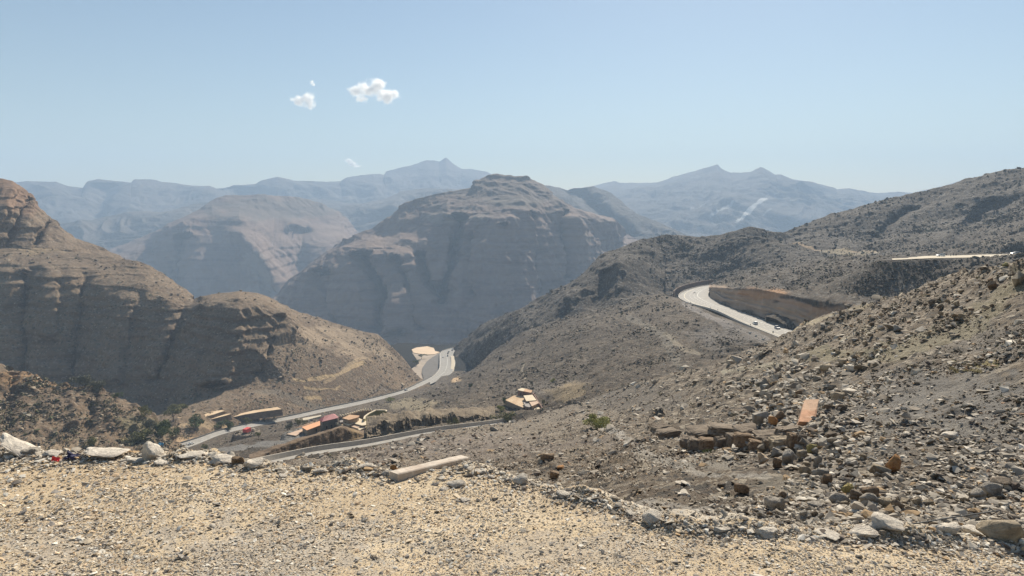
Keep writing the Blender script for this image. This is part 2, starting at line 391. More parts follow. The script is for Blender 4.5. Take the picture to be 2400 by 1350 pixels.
loft('mountain', 1240, 1720, 220, [
    [(1240,640,2900),(1720,640,2900)],[(1240,520,3600),(1400,500,3600),(1550,570,3300),(1720,600,3000)],
    [(1240,436,4200),(1280,438,4200),(1310,441,4200),(1330,446,4200),(1345,441,4200),(1390,440,4100),(1430,453,4000),(1460,475,3900),(1500,505,3700),(1560,530,3500),(1620,556,3200),(1720,590,3000)]],
    [35, 35], d_far(30, 380, 24), M_far, gullies=[([(1350,450),(1480,560)], 220, 25)], docarve=False, ks=.96, label='hazy blue ridge descending behind the central mountain')

# middle distance
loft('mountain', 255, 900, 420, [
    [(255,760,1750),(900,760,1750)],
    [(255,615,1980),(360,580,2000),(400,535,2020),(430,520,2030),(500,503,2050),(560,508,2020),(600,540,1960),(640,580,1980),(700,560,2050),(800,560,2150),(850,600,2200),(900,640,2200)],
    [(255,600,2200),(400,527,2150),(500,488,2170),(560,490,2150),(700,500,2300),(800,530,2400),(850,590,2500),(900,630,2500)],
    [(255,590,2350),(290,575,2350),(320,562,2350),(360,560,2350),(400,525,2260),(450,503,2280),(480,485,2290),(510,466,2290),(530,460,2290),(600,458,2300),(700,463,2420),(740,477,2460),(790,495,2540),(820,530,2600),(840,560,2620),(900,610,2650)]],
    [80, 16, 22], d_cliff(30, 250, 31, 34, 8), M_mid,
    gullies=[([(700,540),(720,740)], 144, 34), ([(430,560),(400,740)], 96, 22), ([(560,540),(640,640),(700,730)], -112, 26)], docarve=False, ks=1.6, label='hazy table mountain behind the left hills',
    paints=[('path', [(592,600),(610,640),(640,690)], 22, (.4,.33,.27), .5), ('e', (640,490,180,32), .6, (.13,.11,.09), .7)])  # pale path: bright strata plus painted sun; dark ellipse: shade painted on the top
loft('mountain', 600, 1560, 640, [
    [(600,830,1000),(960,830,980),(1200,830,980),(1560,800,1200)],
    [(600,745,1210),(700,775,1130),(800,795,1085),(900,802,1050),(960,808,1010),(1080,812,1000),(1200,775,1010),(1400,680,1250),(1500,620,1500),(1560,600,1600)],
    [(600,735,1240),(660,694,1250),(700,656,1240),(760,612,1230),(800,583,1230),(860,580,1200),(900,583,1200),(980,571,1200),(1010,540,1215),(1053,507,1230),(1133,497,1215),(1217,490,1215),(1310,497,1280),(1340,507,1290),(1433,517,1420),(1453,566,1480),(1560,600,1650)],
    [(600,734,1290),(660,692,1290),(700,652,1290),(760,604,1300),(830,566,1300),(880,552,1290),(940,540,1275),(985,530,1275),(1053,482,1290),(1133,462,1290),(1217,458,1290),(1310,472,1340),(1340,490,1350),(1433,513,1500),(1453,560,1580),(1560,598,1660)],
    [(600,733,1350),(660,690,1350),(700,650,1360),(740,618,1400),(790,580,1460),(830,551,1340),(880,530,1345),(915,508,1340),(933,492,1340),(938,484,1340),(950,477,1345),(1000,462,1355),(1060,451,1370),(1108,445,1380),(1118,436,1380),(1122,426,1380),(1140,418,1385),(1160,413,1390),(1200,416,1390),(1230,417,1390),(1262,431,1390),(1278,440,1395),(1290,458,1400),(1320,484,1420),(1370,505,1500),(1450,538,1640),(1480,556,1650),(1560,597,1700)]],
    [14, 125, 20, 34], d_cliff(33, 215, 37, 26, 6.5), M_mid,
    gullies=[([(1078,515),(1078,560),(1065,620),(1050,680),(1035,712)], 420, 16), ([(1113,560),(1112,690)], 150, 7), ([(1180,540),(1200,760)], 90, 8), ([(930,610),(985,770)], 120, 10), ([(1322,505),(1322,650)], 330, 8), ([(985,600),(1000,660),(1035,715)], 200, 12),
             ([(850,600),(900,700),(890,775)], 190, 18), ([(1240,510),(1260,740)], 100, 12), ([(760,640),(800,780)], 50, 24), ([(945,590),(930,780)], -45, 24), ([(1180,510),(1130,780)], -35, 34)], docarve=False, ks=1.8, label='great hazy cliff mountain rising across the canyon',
    paints=[('e', (1060,515,90,14), .7, (.33,.26,.2), .6), ('e', (1205,475,90,12), .7, (.2,.17,.13), .6), ('e', (1180,440,240,60), .6, (.13,.105,.085), .6)])  # last ellipse darkens the summit rock to paint in its shade
loft('hill', 1063, 2000, 500, [
    [(985,880,880),(1063,882,890),(1120,870,860),(1300,800,640),(1500,750,640),(1560,735,690),(1600,730,760),(2000,700,760)],
    [(985,860,910),(1063,868,905),(1075,855,915),(1120,838,860),(1230,790,740),(1300,765,720),(1400,738,700),(1500,706,720),(1560,690,770),(1600,682,810),(1700,655,850),(2000,650,860)],
    [(985,850,960),(1063,840,925),(1075,822,945),(1100,798,950),(1150,765,890),(1200,745,860),(1270,722,830),(1330,692,800),(1400,650,790),(1450,625,790),(1500,600,840),(1600,600,900),(1700,590,920),(2000,600,920)],
    [(985,845,960),(1063,816,985),(1075,803,990),(1120,764,985),(1180,738,940),(1230,718,920),(1270,701,900),(1330,665,890),(1365,635,880),(1400,602,880),(1425,588,880),(1450,578,880),(1500,560,890),(1560,553,940),(1600,555,960),(1640,562,970),(1690,558,980),(1730,548,980),(1757,537,980),(1800,541,985),(1830,541,985),(1900,560,985),(2000,590,985)]],
    [25, 55, 40], d_rocky(5.5, 75, 8, 41, .17, 7), M_dark_hill, gullies=[([(1180,740),(1120,800)], 25, 22), ([(1340,680),(1260,770)], -25, 26), ([(1420,640),(1390,730)], 26, 18)], docarve=False, label='dark rocky ridge falling from right into the gorge')
loft('hill', 1740, 2560, 480, [
    [(1740,660,760),(2100,650,700),(2560,640,640)],
    [(1740,600,880),(1850,598,850),(2000,592,780),(2200,590,740),(2400,585,660),(2560,580,620)],
    [(1740,575,950),(1850,560,950),(2000,540,960),(2200,520,950),(2400,490,930),(2560,480,900)],
    [(1740,560,1000),(1800,545,1000),(1850,530,1020),(1900,512,1040),(1950,497,1060),(2050,480,1080),(2130,462,1100),(2200,447,1120),(2280,424,1140),(2330,408,1150),(2400,392,1160),(2480,380,1170),(2560,370,1180)]],
    [14, 40, 70], d_rocky(7.5, 110, 8, 47, .17, 8), M_dark_hill, gullies=[([(2330,470),(2270,530),(2250,570)], 45, 26), ([(2140,490),(2030,570)], 30, 22), ([(2450,440),(2380,540)], -40, 40)], docarve=False, label='long dark hill climbing to the right skyline',
    paints=[('path', [(1830,570),(1870,574),(1930,580),(1990,584),(2055,584)], 4, SAND, .55), ('path', [(1925,592),(1960,590),(2010,588),(2055,585)], 7, PALE, .5), ('e', (1960,588,60,9), 1, (.3,.24,.15), .8), ('path', [(2355,567),(2400,566),(2560,566)], 5, PALE, .7)])
loft('hill', 1560, 2010, 260, [
    [(1560,700,760),(1700,690,760),(1800,690,700),(2010,660,620)],
    [(1560,650,820),(1680,640,820),(1800,640,780),(1900,632,730),(2010,625,700)],
    [(1560,615,880),(1650,590,880),(1700,568,880),(1730,558,875),(1760,555,870),(1800,562,860),(1850,573,850),(1900,590,830),(1940,610,800),(2010,640,760)]],
    [26, 60], d_rocky(5.0, 60, 8, 53, .17, 6), M_dark_hill, docarve=False, label='rounded dark knoll behind the road bend', paints=[('path', [(1745,553),(1768,550)], 3, PALE, .9)])

def left_pre(us, vr, rr):
    T = np.array([t for t in HW if t[0] < 1031], float); Pf = PZ(T[:, 0], T[:, 1], T[:, 4]); m = (us > 340) & (us < 1020)
    v0 = np.where(m, np.interp(us, T[:, 0], T[:, 1])+5, vr[0]); r0 = np.where(m, np.interp(us, T[:, 0], np.hypot(Pf[:, 0], Pf[:, 1]))-4, np.exp(rr[0]))
    r0 = np.minimum(r0, np.exp(rr[1])-4); v0 = np.maximum(v0, vr[1]+2)
    return [v0]+vr[1:], [np.log(r0)]+rr[1:]
# left mountain: upper shoulder and cliff face
loft('mountain', -300, 320, 330, [
    [(-300,760,880),(320,700,900)],
    [(-300,620,950),(0,600,950),(120,600,940),(320,640,930)],
    [(-300,480,1020),(0,470,1010),(60,500,1000),(120,550,990),(180,580,980),(320,640,960)],
    [(-300,400,1100),(-100,410,1090),(0,421,1080),(25,425,1075),(45,440,1070),(68,456,1060),(75,470,1060),(90,490,1050),(118,512,1045),(130,518,1040),(148,540,1030),(175,560,1020),(215,574,1010),(262,594,1000),(275,600,1000),(320,640,980)]],
    [8, 55, 45], d_cliff(7.5, 60, 61, 12, 4.5, 2), M_left, gullies=[([(60,470),(10,590)], 25, 10), ([(110,520),(70,600)], 22, 8), ([(20,440),(-30,580)], -20, 14)], docarve=False, label='brown craggy shoulder at the left edge',
    paints=[('e', (30,450,70,60), .6, (.27,.16,.1), .6)])
loft('mountain', -300, 1000, 680, [
    [(-300,1120,480),(0,1120,470),(350,1090,440),(420,1065,420),(580,1005,480),(700,980,550),(800,960,600),(900,935,655),(960,915,690),(1000,895,715)],
    [(-300,960,740),(0,970,730),(200,985,650),(350,990,570),(420,985,530),(500,962,545),(600,945,570),(700,935,590),(800,930,625),(900,915,680),(1000,885,735)],
    [(-300,930,770),(0,940,760),(200,950,720),(350,960,650),(430,945,615),(520,918,610),(600,900,615),(700,885,625),(780,878,645),(850,880,670),(900,885,690),(960,875,720),(1000,868,740)],
    [(-300,640,900),(0,640,865),(100,632,850),(200,652,820),(300,668,800),(350,682,775),(430,718,735),(500,708,700),(560,700,690),(620,712,690),(660,735,690),(690,775,690),(750,815,695),(800,835,700),(850,845,712),(900,848,722),(950,850,735),(975,858,745),(1000,867,750)],
    [(-300,570,1050),(0,562,1000),(50,570,980),(100,582,950),(180,595,920),(240,600,900),(280,607,890),(320,613,870),(350,624,860),(380,640,850),(400,656,835),(430,682,815),(447,700,800),(455,704,790),(480,696,760),(520,688,760),(560,682,760),(600,688,765),(640,704,775),(700,733,790),(750,748,800),(800,764,800),(850,779,800),(880,784,800),(920,795,795),(945,806,790),(962,818,780),(975,840,775),(1000,862,770)]],
    [26, 22, 105, 55], d_cliff(6.5, 55, 67, 8, 3.0, 2.4), M_left, pre=left_pre,
    gullies=[([(450,700),(430,760),(370,900)], 17, 26), ([(200,640),(170,900)], 13, 18), ([(60,640),(60,920)], 15, 20), ([(300,690),(260,900)], -12, 22), ([(560,720),(500,900)], -10, 30), ([(660,740),(600,880)], 10, 16), ([(120,630),(110,800)], -10, 18)],
    docarve=(0,), label='shaded brown cliffs and spurs left of the highway', paints=[
      ('path', [(400,1052),(440,1030),(520,1000),(600,985),(700,962),(760,950)], 22, SAND, .95), ('path', [(400,1010),(430,1000),(520,985)], 12, (.45,.33,.2), .8),
      ('path', [(690,880),(740,868),(800,858),(850,850)], 6, (.5,.36,.2), .9), ('path', [(715,888),(790,880)], 5, (.5,.36,.2), .8), ('path', [(720,905),(745,902)], 7, (.5,.36,.2), .8), ('path', [(760,872),(850,840),(870,842)], 5, (.45,.33,.2), .7),
      ('e', (760,790,110,26), 1, (.36,.27,.18), .7), ('e', (850,815,70,22), 1, (.36,.27,.18), .7), ('e', (150,585,170,12), 1, (.33,.24,.14), .6),  # these ellipses paint sunlight onto the gentle tops along the crest
      ('path', [(880,900),(940,915)], 6, (.32,.28,.24), .5), ('path', [(600,920),(690,915),(790,922)], 14, (.2,.17,.13), .6)])
loft('hill', -300, 430, 330, [
    [(-300,1150,300),(0,1140,300),(200,1120,310),(300,1105,320),(430,1095,330)],
    [(-300,1045,360),(0,1028,370),(60,1022,375),(150,1035,380),(250,1022,385),(350,1012,392),(430,1050,400)],
    [(-300,960,410),(0,955,420),(150,960,415),(250,970,412),(340,985,408),(360,1005,408),(430,1052,408)],
    [(-300,840,470),(0,858,470),(60,872,465),(110,888,460),(150,895,455),(200,903,450),(240,915,445),(280,932,440),(310,943,435),(335,950,430),(350,960,425),(358,975,420),(370,1000,418),(430,1055,414)]],
    [20, 45, 50], d_rocky(2.6, 26, 7, 71, .34, 5), M_left, gullies=[([(30,880),(10,1020)], 10, 16), ([(220,930),(200,1010)], 8, 14)], docarve=False, label='scrubby brown spur in the lower left',
    paints=[('e', (60,890,170,22), .8, (.33,.2,.1), .7), ('path', [(0,1030),(60,1045),(150,1055),(230,1040)], 14, (.34,.25,.16), .9), ('e', (330,1010,60,30), .8, (.2,.18,.1), .6), ('path', [(330,1020),(390,1000)], 10, (.3,.24,.16), .6)])

def hill_pre(us, vr, rr):
    v3, r3 = vr[-1], np.exp(rr[-1]); v4 = v3-np.where(us < 1100, 1.5, 3); r4 = r3+np.where(us < 1100, 2, 9)
    T = np.array([t for t in HW if t[0] < 1034], float); Pf = PZ(T[:, 0], T[:, 1], T[:, 4]); m = us < 1008
    v4 = np.where(m, np.interp(us, T[:, 0], T[:, 1]), v4); r4 = np.where(m, np.interp(us, T[:, 0], np.hypot(Pf[:, 0], Pf[:, 1])), r4)
    m = us > 1595; v4 = np.where(m, v3-6, v4); r4 = np.where(m, r3*1.025, r4)
    r4 = np.maximum(r4, r3+3); v4 = np.minimum(v4, v3-1)
    return vr+[v4], rr+[np.log(r4)]
# hillside in the middle: from the side road down to the highway and up to the pass road
loft('hillside', 330, 2000, 800, [
    [(330,1180,140),(600,1120,150),(747,1080,165),(950,1048,200),(1150,1012,255),(1250,1008,265),(1330,990,262),(1400,960,250),(1500,930,230),(1700,880,220),(2000,850,230)],
    [(330,1125,190),(480,1105,200),(560,1092,200),(700,1058,215),(853,1030,225),(950,1014,240),(1100,992,275),(1200,975,285),(1300,950,285),(1400,905,290),(1500,870,300),(1600,845,300),(1700,835,300),(2000,835,300)],
    [(330,1105,300),(450,1074,335),(560,1042,345),(640,1030,320),(740,1015,310),(860,1000,310),(950,968,340),(1040,945,370),(1150,915,390),(1250,888,400),(1400,820,410),(1500,785,420),(1600,765,410),(1700,785,370),(1800,810,335),(1900,840,320),(2000,870,320)],
    [(330,1098,370),(384,1080,400),(462,1052,432),(515,1028,452),(583,1009,478),(643,996,505),(703,984,528),(756,972,548),(842,954,590),(903,938,625),(957,922,665),(1016,896,735),(1034,886,790),(1052,884,798),(1066,872,825),(1080,863,825),(1110,848,800),(1150,828,740),(1230,780,680),(1290,755,660),(1350,740,640),(1400,729,630),(1450,715,620),(1500,700,615),(1560,692,605),(1595,705,575),(1625,718,520),(1670,733,460),(1743,766,400),(1822,798,356),(1900,830,330),(2000,865,315)]],
    [30, 60, 95, 14], (lambda P, N_, U, V, R, f=d_rocky(2.0, 38, 7, 81, .17, 4.0): f(P, N_, U, V, R)*(1-.72*sstep(880, 700, U)*sstep(250, 320, R))[..., None]), M_hill, pre=hill_pre, docarve=[(0, .06), (1, .08), 2, 3]+list(range(4, len(CARVES))), gullies=[([(1250,800),(1200,870),(1130,930)], 14, 20), ([(1500,720),(1420,800),(1330,900)], 16, 26), ([(1640,770),(1600,830)], 12, 22)], back=(.12, .5, 8), label='broad stony hillside between the two roads',
    paints=[('path', [(560,1048),(640,1038),(700,1031),(740,1022)], 14, GREY, .95), ('path', [(470,1062),(580,1046),(700,1030)], 16, GREY, .95),
      ('path', [(560,1018),(620,1010),(660,1002)], 12, (.3,.24,.18), .8), ('path', [(860,1000),(950,975),(1020,940)], 9, (.3,.24,.16), .6), ('e', (960,905+40,60,14), .6, (.34,.28,.18), .6),
      ('e', (1270,905,110,20), .8, (.2,.17,.14), .6), ('e', (1350,915,60,18), 1, (.3,.22,.12), .7), ('e', (1068,892,14,7), .3, SAND, 1), ('path', [(1230,850),(1222,870),(1230,885)], 3, PALE, .5),
      ('path', [(1610,715),(1640,730),(1720,765),(1790,800)], 13, (.24,.21,.185), .95), ('e', (1690,790,90,30), .7, (.17,.15,.13), .7), ('path', [(1560,780),(1600,820),(1640,830)], 9, PALE, .35), ('path', [(1480,750),(1560,790),(1590,860)], 12, (.3,.27,.22), .35),
      ('path', [(690,1000),(740,985)], 10, (.45,.27,.15), .6)])
# plateau above the pass road, with the benched cutting
def cut_rows(us, vr, rr):
    base = [(1560,690),(1640,678),(1661,690),(1668,699),(1690,712),(1743,732),(1789,747),(1831,761),(1866,772),(1950,800),(2560,960)]
    l_top = [(1560,690),(1640,678),(1661,683),(1670,684),(1699,700.5),(1743,708),(1780,719),(1835,733.5),(1872,746),(1900,757),(1960,778),(2560,930)]
    b_bk = [(1560,689),(1640,677),(1661,682),(1674,682),(1699,696),(1743,703.5),(1789,711.5),(1826,721),(1872,735),(1908,748),(1936,752),(2000,775),(2560,925)]
    u_top = [(1560,688),(1640,675),(1661,674),(1674,673),(1700,675),(1725,677),(1780,678.5),(1835,689.5),(1881,699),(1945,711),(2000,713),(2100,745),(2560,900)]
    zb = np.interp(us, [1560,1591,1661,1690,1722,1788,1866,1945,2560], [-77,-76,-73.2,-71,-69,-66,-63.5,-61,-50])
    ang = lambda v: ray(us, v)[2]
    v0 = row(us, base); R0 = zb/ang(v0)
    v1 = row(us, l_top); R1 = R0+1.2
    z1 = R1*ang(v1); v2 = row(us, b_bk); R2 = np.minimum(R1+7, np.maximum(z1/ang(v2), R1+.5))
    v3 = row(us, u_top); R3 = R2+1.8
    V = [v0+26, v0+0.3]+[v1, v2, v3]+vr; Rr = [R0-12, R0]+[R1, R2, R3]+[np.exp(r) for r in rr]
    for k in range(1, len(Rr)): Rr[k] = np.maximum(Rr[k], Rr[k-1]+.2)
    return V, [np.log(r) for r in Rr]
def d_cut(P, N_, U, V, R):
    a = fbm(P, 40, 7, 93, .5, R=R)*1.6; steep = sstep(.75, .45, N_[..., 2])
    Q = P*np.array([1, 1, .35]); g = fbm(Q, 7, 4, 97, .55, ridged=True, R=R)*.8
    lr = 5.0; k = 0
    for i in range(4):
        n = vnoise(P, lr, 120+i); k = k+np.maximum(0, n-.12)*lr*.6*np.clip(lr/(.0042*R)-.6, 0, 1); lr /= 2.1
    far = sstep(0, 25, R-np.min(R, axis=0)-14)
    return N_*(a*far+g*steep*.8+k*far*.9+fbm(P, 3, 3, 7)*.15)[..., None]
loft('plateau', 1663, 2560, 470, [
    [(1560,672,670),(1663,673,650),(1690,668,620),(1720,662,580),(1800,664,500),(1900,680,440),(2000,696,410),(2100,715,390),(2560,860,300)],
    [(1560,672,700),(1663,671,700),(1690,663,690),(1740,646,650),(1800,640,580),(1900,640,520),(2000,640,480),(2200,645,430),(2560,660,380)],
    [(1560,670,720),(1663,669,720),(1690,659,720),(1740,638,730),(1800,624,700),(1900,614,650),(1960,611,600),(2090,609,500),(2200,606,465),(2400,603,430),(2560,602,420)],
    [(1560,668,740),(1663,667,740),(1690,656,740),(1740,635,750),(1800,621,730),(1900,608,690),(1960,602,640),(2090,601,560),(2200,595,540),(2400,590,520),(2560,588,500)]],
    [6, 16, 5, 18, 10, 26, 30, 14], d_cut, M_dark_hill, pre=cut_rows, back=(.15, .35, 8), docarve=(3,), label='dark stony plateau above the benched road cutting',
    paints=[('path', [(1672,688),(1700,694),(1743,706),(1800,714),(1872,736),(1960,758)], 42, (.46,.33,.23), 1.0), ('path', [(1699,698),(1743,705),(1789,714),(1826,724),(1872,739),(1908,751),(1950,765)], 7, (.6,.38,.22), 1.0), ('path', [(1740,690),(1800,694),(1860,712),(1940,735)], 18, (.56,.38,.26), .9),  # brown cut rock, lightened to stand in for light bounced onto shaded faces
      ('path', [(1680,692),(1740,718),(1800,738),(1870,760)], 13, (.4,.31,.24), .9), ('e', (1790,690,60,16), .6, (.5,.28,.14), .7), ('e', (1940,735,60,22), .6, (.46,.29,.18), .7)])
# near rocky fan on the right
def d_fan(P, N_, U, V, R):
    a = fbm(P, 22, 9, 131, .5, R=R)*.9*np.clip(R/60, .12, 1.2)*(1-.68*sstep(90, 160, R))
    lr = 2.4
    for i in range(6):
        n = vnoise(P, lr, 150+i*2); a = a+np.maximum(0, n-.12)*lr*.34*np.clip(lr/(.0042*R)-.6, 0, 1)*np.clip(1.4-lr/(R*.07), 0, 1); lr /= 2.0
    up = np.stack([0*R, 0*R, 1+0*R], -1)
    return (N_*.5+up*.5)*a[..., None]
loft('rocky_slope', 430, 2620, 1000, [
    [(430,1210,90),(600,1180,80),(800,1170,60),(1000,1160,45),(1200,1190,25),(1300,1210,17),(1400,1225,12),(1500,1250,7.9),(1700,1275,7.2),(2000,1300,7.5),(2400,1345,8.1),(2620,1360,8.6)],
    [(430,1160,120),(600,1125,130),(800,1115,90),(1000,1115,62),(1200,1132,34),(1300,1148,24),(1400,1168,17.5),(1500,1190,10.5),(1700,1210,9.2),(2000,1225,9.0),(2400,1252,9.9),(2620,1260,10.2)],
    [(430,1135,150),(600,1102,155),(700,1082,160),(850,1066,165),(1000,1060,140),(1200,1060,100),(1400,1060,60),(1550,1055,42),(1700,1060,30),(1900,1070,22),(2100,1070,19.5),(2400,1080,18.5),(2620,1080,18)],
    [(430,1130,165),(600,1096,167),(700,1076,175),(850,1052,205),(950,1036,206),(1000,1020,205),(1050,1010,215),(1100,1007,234),(1200,992,268),(1290,968,270),(1350,966,215),(1500,960,130),(1600,950,95),(1700,930,75),(1900,900,52),(2100,880,40),(2400,870,31),(2620,860,30)],
    [(430,1128,168),(600,1094,170),(700,1074,178),(850,1050,210),(950,1031,214),(1000,1016,214),(1050,1006,224),(1100,1003,241),(1200,989,275),(1290,962,282),(1350,948,262),(1450,912,220),(1550,885,175),(1650,862,150),(1760,816,142),(1800,802,140),(1842,786,136),(1880,768,130),(1940,742,122),(2000,722,115),(2040,712,110),(2100,695,104),(2200,662,94),(2300,635,84),(2400,606,76),(2500,580,70),(2620,550,64)]],
    [26, 70, 95, 100], d_fan, M_scree, gullies=[([(1400,930),(1400,980),(1420,1040)], 7, 26)], docarve=[(2, 3.0)], back=(.1, .8, 8), label='dark rocky slope right of the gravel ledge',
    paints=[('path', [(1400,985),(1450,1040),(1540,1080),(1640,1120),(1760,1130),(1800,1140)], 14, WHITE, .55), ('path', [(1500,1075),(1600,1100),(1700,1100)], 22, (.34,.31,.26), .6),
      ('path', [(1500,1200),(1640,1225),(1800,1240),(2000,1255),(2200,1262),(2400,1270)], 26, WHITE, .6), ('e', (2180,960,260,110), .6, (.2,.185,.165), .8), ('e', (2360,1050,120,140), .7, (.2,.185,.165), .7), ('e', (2370,800,200,60), .6, (.19,.17,.145), .6),
      ('path', [(2400,640),(2250,760),(2050,830),(1900,830)], 26, (.24,.21,.13), .55), ('path', [(2050,765),(1900,820),(1800,850),(1700,870)], 9, (.42,.38,.28), .5), ('path', [(1860,780),(1960,740),(2040,715)], 6, (.4,.33,.22), .7),
      ('path', [(2230,860),(2330,868)], 12, (.23,.19,.07), .8), ('e', (1500,940,120,40), .7, (.13,.115,.1), .5), ('e', (1850,1160,90,30), .7, (.26,.23,.18), .6), ('path', [(2150,1000),(2300,1020),(2400,1030)], 10, (.34,.31,.26), .4),
      ('e', (1100,1060,350,40), .7, (.2,.165,.14), .5)])
# foreground gravel ledge
LEDGE_EDGE = [(-300,1052),(0,1058),(60,1063),(150,1068),(250,1064),(330,1062),(400,1066),(480,1070),(600,1086),(700,1092),(800,1098),(900,1104),(950,1098),(1000,1090),(1050,1085),(1100,1090),(1140,1102),(1180,1116),(1250,1128),(1300,1150),(1360,1162),(1420,1178),(1500,1208),(1560,1222),(1700,1236),(1850,1246),(2000,1256),(2150,1262),(2300,1272),(2400,1286),(2620,1296)]
def ledge_pre(us, vr, rr):
    def Rof(v):
        s = -ray(us, v)[2]; return 2.0/(s-.17)
    vE = row(us, LEDGE_EDGE)+3*np.sin(us*.021)+2*np.sin(us*.057+1)
    vs = [1480+0*us, 1350+0*us, (1350+vE)/2, vE]
    Rs = [Rof(v) for v in vs]
    fade = sstep(1150, 1700, us)
    vs += [vE+1+1*fade]; Rs += [Rs[-1]+.22]
    return vs, [np.log(r) for r in Rs]
def d_ledge(P, N_, U, V, R):
    a = fbm(P, 2.2, 8, 171, .5, R=R)*.075
    edge = (np.maximum(0, vnoise(P, .6, 180)-.05)*.15+np.maximum(0, vnoise(P, .22, 181)-.1)*.07)*sstep(1.6, .3, (V-row(U[0], LEDGE_EDGE)[None])/22)
    edge = edge*(1-.85*np.exp(-((U-1010)/115.)**2))
    return np.stack([0*R, 0*R, a+edge], -1)
loft('ground', -300, 2620, 1150, [[(-300,0,1),(2620,0,1)]], [22, 70, 85, 5], d_ledge, M_ledge, pre=ledge_pre, back=(2.2, .95, 16), docarve=False, label='tan gravel ledge in the foreground',
    paints=[('path', [(a, b+3) for a, b in LEDGE_EDGE[1:13]], 9, (.6,.55,.46), .5), ('path', [(a, b+3) for a, b in LEDGE_EDGE[14:]], 12, (.6,.55,.46), .5), ('e', (640,1290,260,80), 1.2, (.36,.33,.29), .55), ('e', (110,1290,160,50), 1.2, (.36,.33,.29), .5), ('e', (1350,1290,300,45), 1.2, (.38,.34,.29), .45), ('e', (1650,1215,200,25), 1.2, (.36,.33,.29), .4)])

# ------------------------------------------------------------------ projection and placing on the ground
def proj(P):
    P = np.asarray(P, float); cp, sp = math.cos(PITCH), math.sin(PITCH)
    d = P[..., 1]*cp-P[..., 2]*sp; up = P[..., 1]*sp+P[..., 2]*cp
    return CU+F*P[..., 0]/d, CV-F*up/d
for L in LAY.values():
    L['pu'], L['pv'] = proj(L['P'])
def hit(name, u, v, rad=5):
    L = LAY[name]; d = (L['pu']-u)**2+(L['pv']-v)**2
    m = d < rad*rad
    if not m.any(): m = d <= d.min()+1
    R = np.hypot(L['P'][..., 0], L['P'][..., 1]); R = np.where(m, R, 1e9)
    return L['P'][np.unravel_index(R.argmin(), R.shape)].copy()
FAN = 'dark rocky slope right of the gravel ledge'; LEDGE = 'tan gravel ledge in the foreground'; HILL = 'broad stony hillside between the two roads'
LEFTM = 'shaded brown cliffs and spurs left of the highway'; SPUR = 'scrubby brown spur in the lower left'; PLAT = 'dark stony plateau above the benched road cutting'
BACKH = 'long dark hill climbing to the right skyline'; RIDGE = 'dark rocky ridge falling from right into the gorge'; KNOB = 'rounded dark knoll behind the road bend'

# ------------------------------------------------------------------ road surfaces, markings, barriers
M_asph = plain('sunbleached_asphalt', (.27,.25,.22), .85, .14, 9, .15)
M_track = plain('grey_track_gravel', (.22,.2,.175), .95, .2, 2, .4)
M_white = plain('road_paint_white', (.62,.6,.54), .7, .08, 1, 0)
M_yellow = plain('road_paint_cream', (.6,.52,.34), .7, .08, 1, 0)
M_conc = plain('weathered_concrete', (.47,.42,.35), .9, .15, 1.5, .3)
M_concd = plain('stained_concrete', (.3,.25,.2), .9, .22, 1.5, .3)
M_dust = plain('pale_dust', (.55,.47,.35), .95, .12, 3, .2)
M_steel = plain('dull_galvanised_steel', (.2,.19,.18), .5, .15, 1, 0, .6)
def ribbon(name, A, B, mat, parent=None, dz=0.0, cross=4, thick=0.0):
    n = len(A); t = np.linspace(0, 1, cross+1)[None, :, None]
    P = A[:, None]*(1-t)+B[:, None]*t; P = P.copy(); P[..., 2] += dz
    i = np.arange(n*(cross+1)).reshape(n, cross+1)
    Q = np.stack([i[:-1, :-1], i[:-1, 1:], i[1:, 1:], i[1:, :-1]], -1).reshape(-1, 4)
    V = P.reshape(-1, 3)
    if V[Q[0, 0], 0] is not None:
        nrm = np.cross(V[Q[0, 1]]-V[Q[0, 0]], V[Q[0, 3]]-V[Q[0, 0]])
        if nrm[2] < 0: Q = Q[:, ::-1]
    return mesh_np(name, V, Q, mat, parent)
def strip(name, nm, f0, f1, mat, parent, dz, i0=0, i1=None, dash=None):
    A, B = ROADS[nm]; A_, B_ = A+(B-A)*f0, A+(B-A)*f1; i1 = i1 or len(A)
    if not dash: return ribbon(name, A_[i0:i1], B_[i0:i1], mat, parent, dz, 1)
    on, off = dash; Vs = []; Qs = []; d = 0; k = 0
    seg = np.r_[0, np.cumsum(np.linalg.norm(np.diff((A_+B_)/2, axis=0), axis=1))]
    def at(X, s): return np.array([np.interp(s, seg, X[:, c]) for c in range(3)])
    s = seg[i0]
    while s+on < seg[i1-1]:
        Vs += [at(A_, s), at(B_, s), at(B_, s+on), at(A_, s+on)]; Qs.append([k, k+1, k+2, k+3]); k += 4; s += on+off
    V = np.array(Vs); V[:, 2] += dz; Q = np.array(Qs)
    nr = np.cross(V[1]-V[0], V[3]-V[0])
    if nr[2] < 0: Q = Q[:, ::-1]
    return mesh_np(name, V, Q, mat, parent)
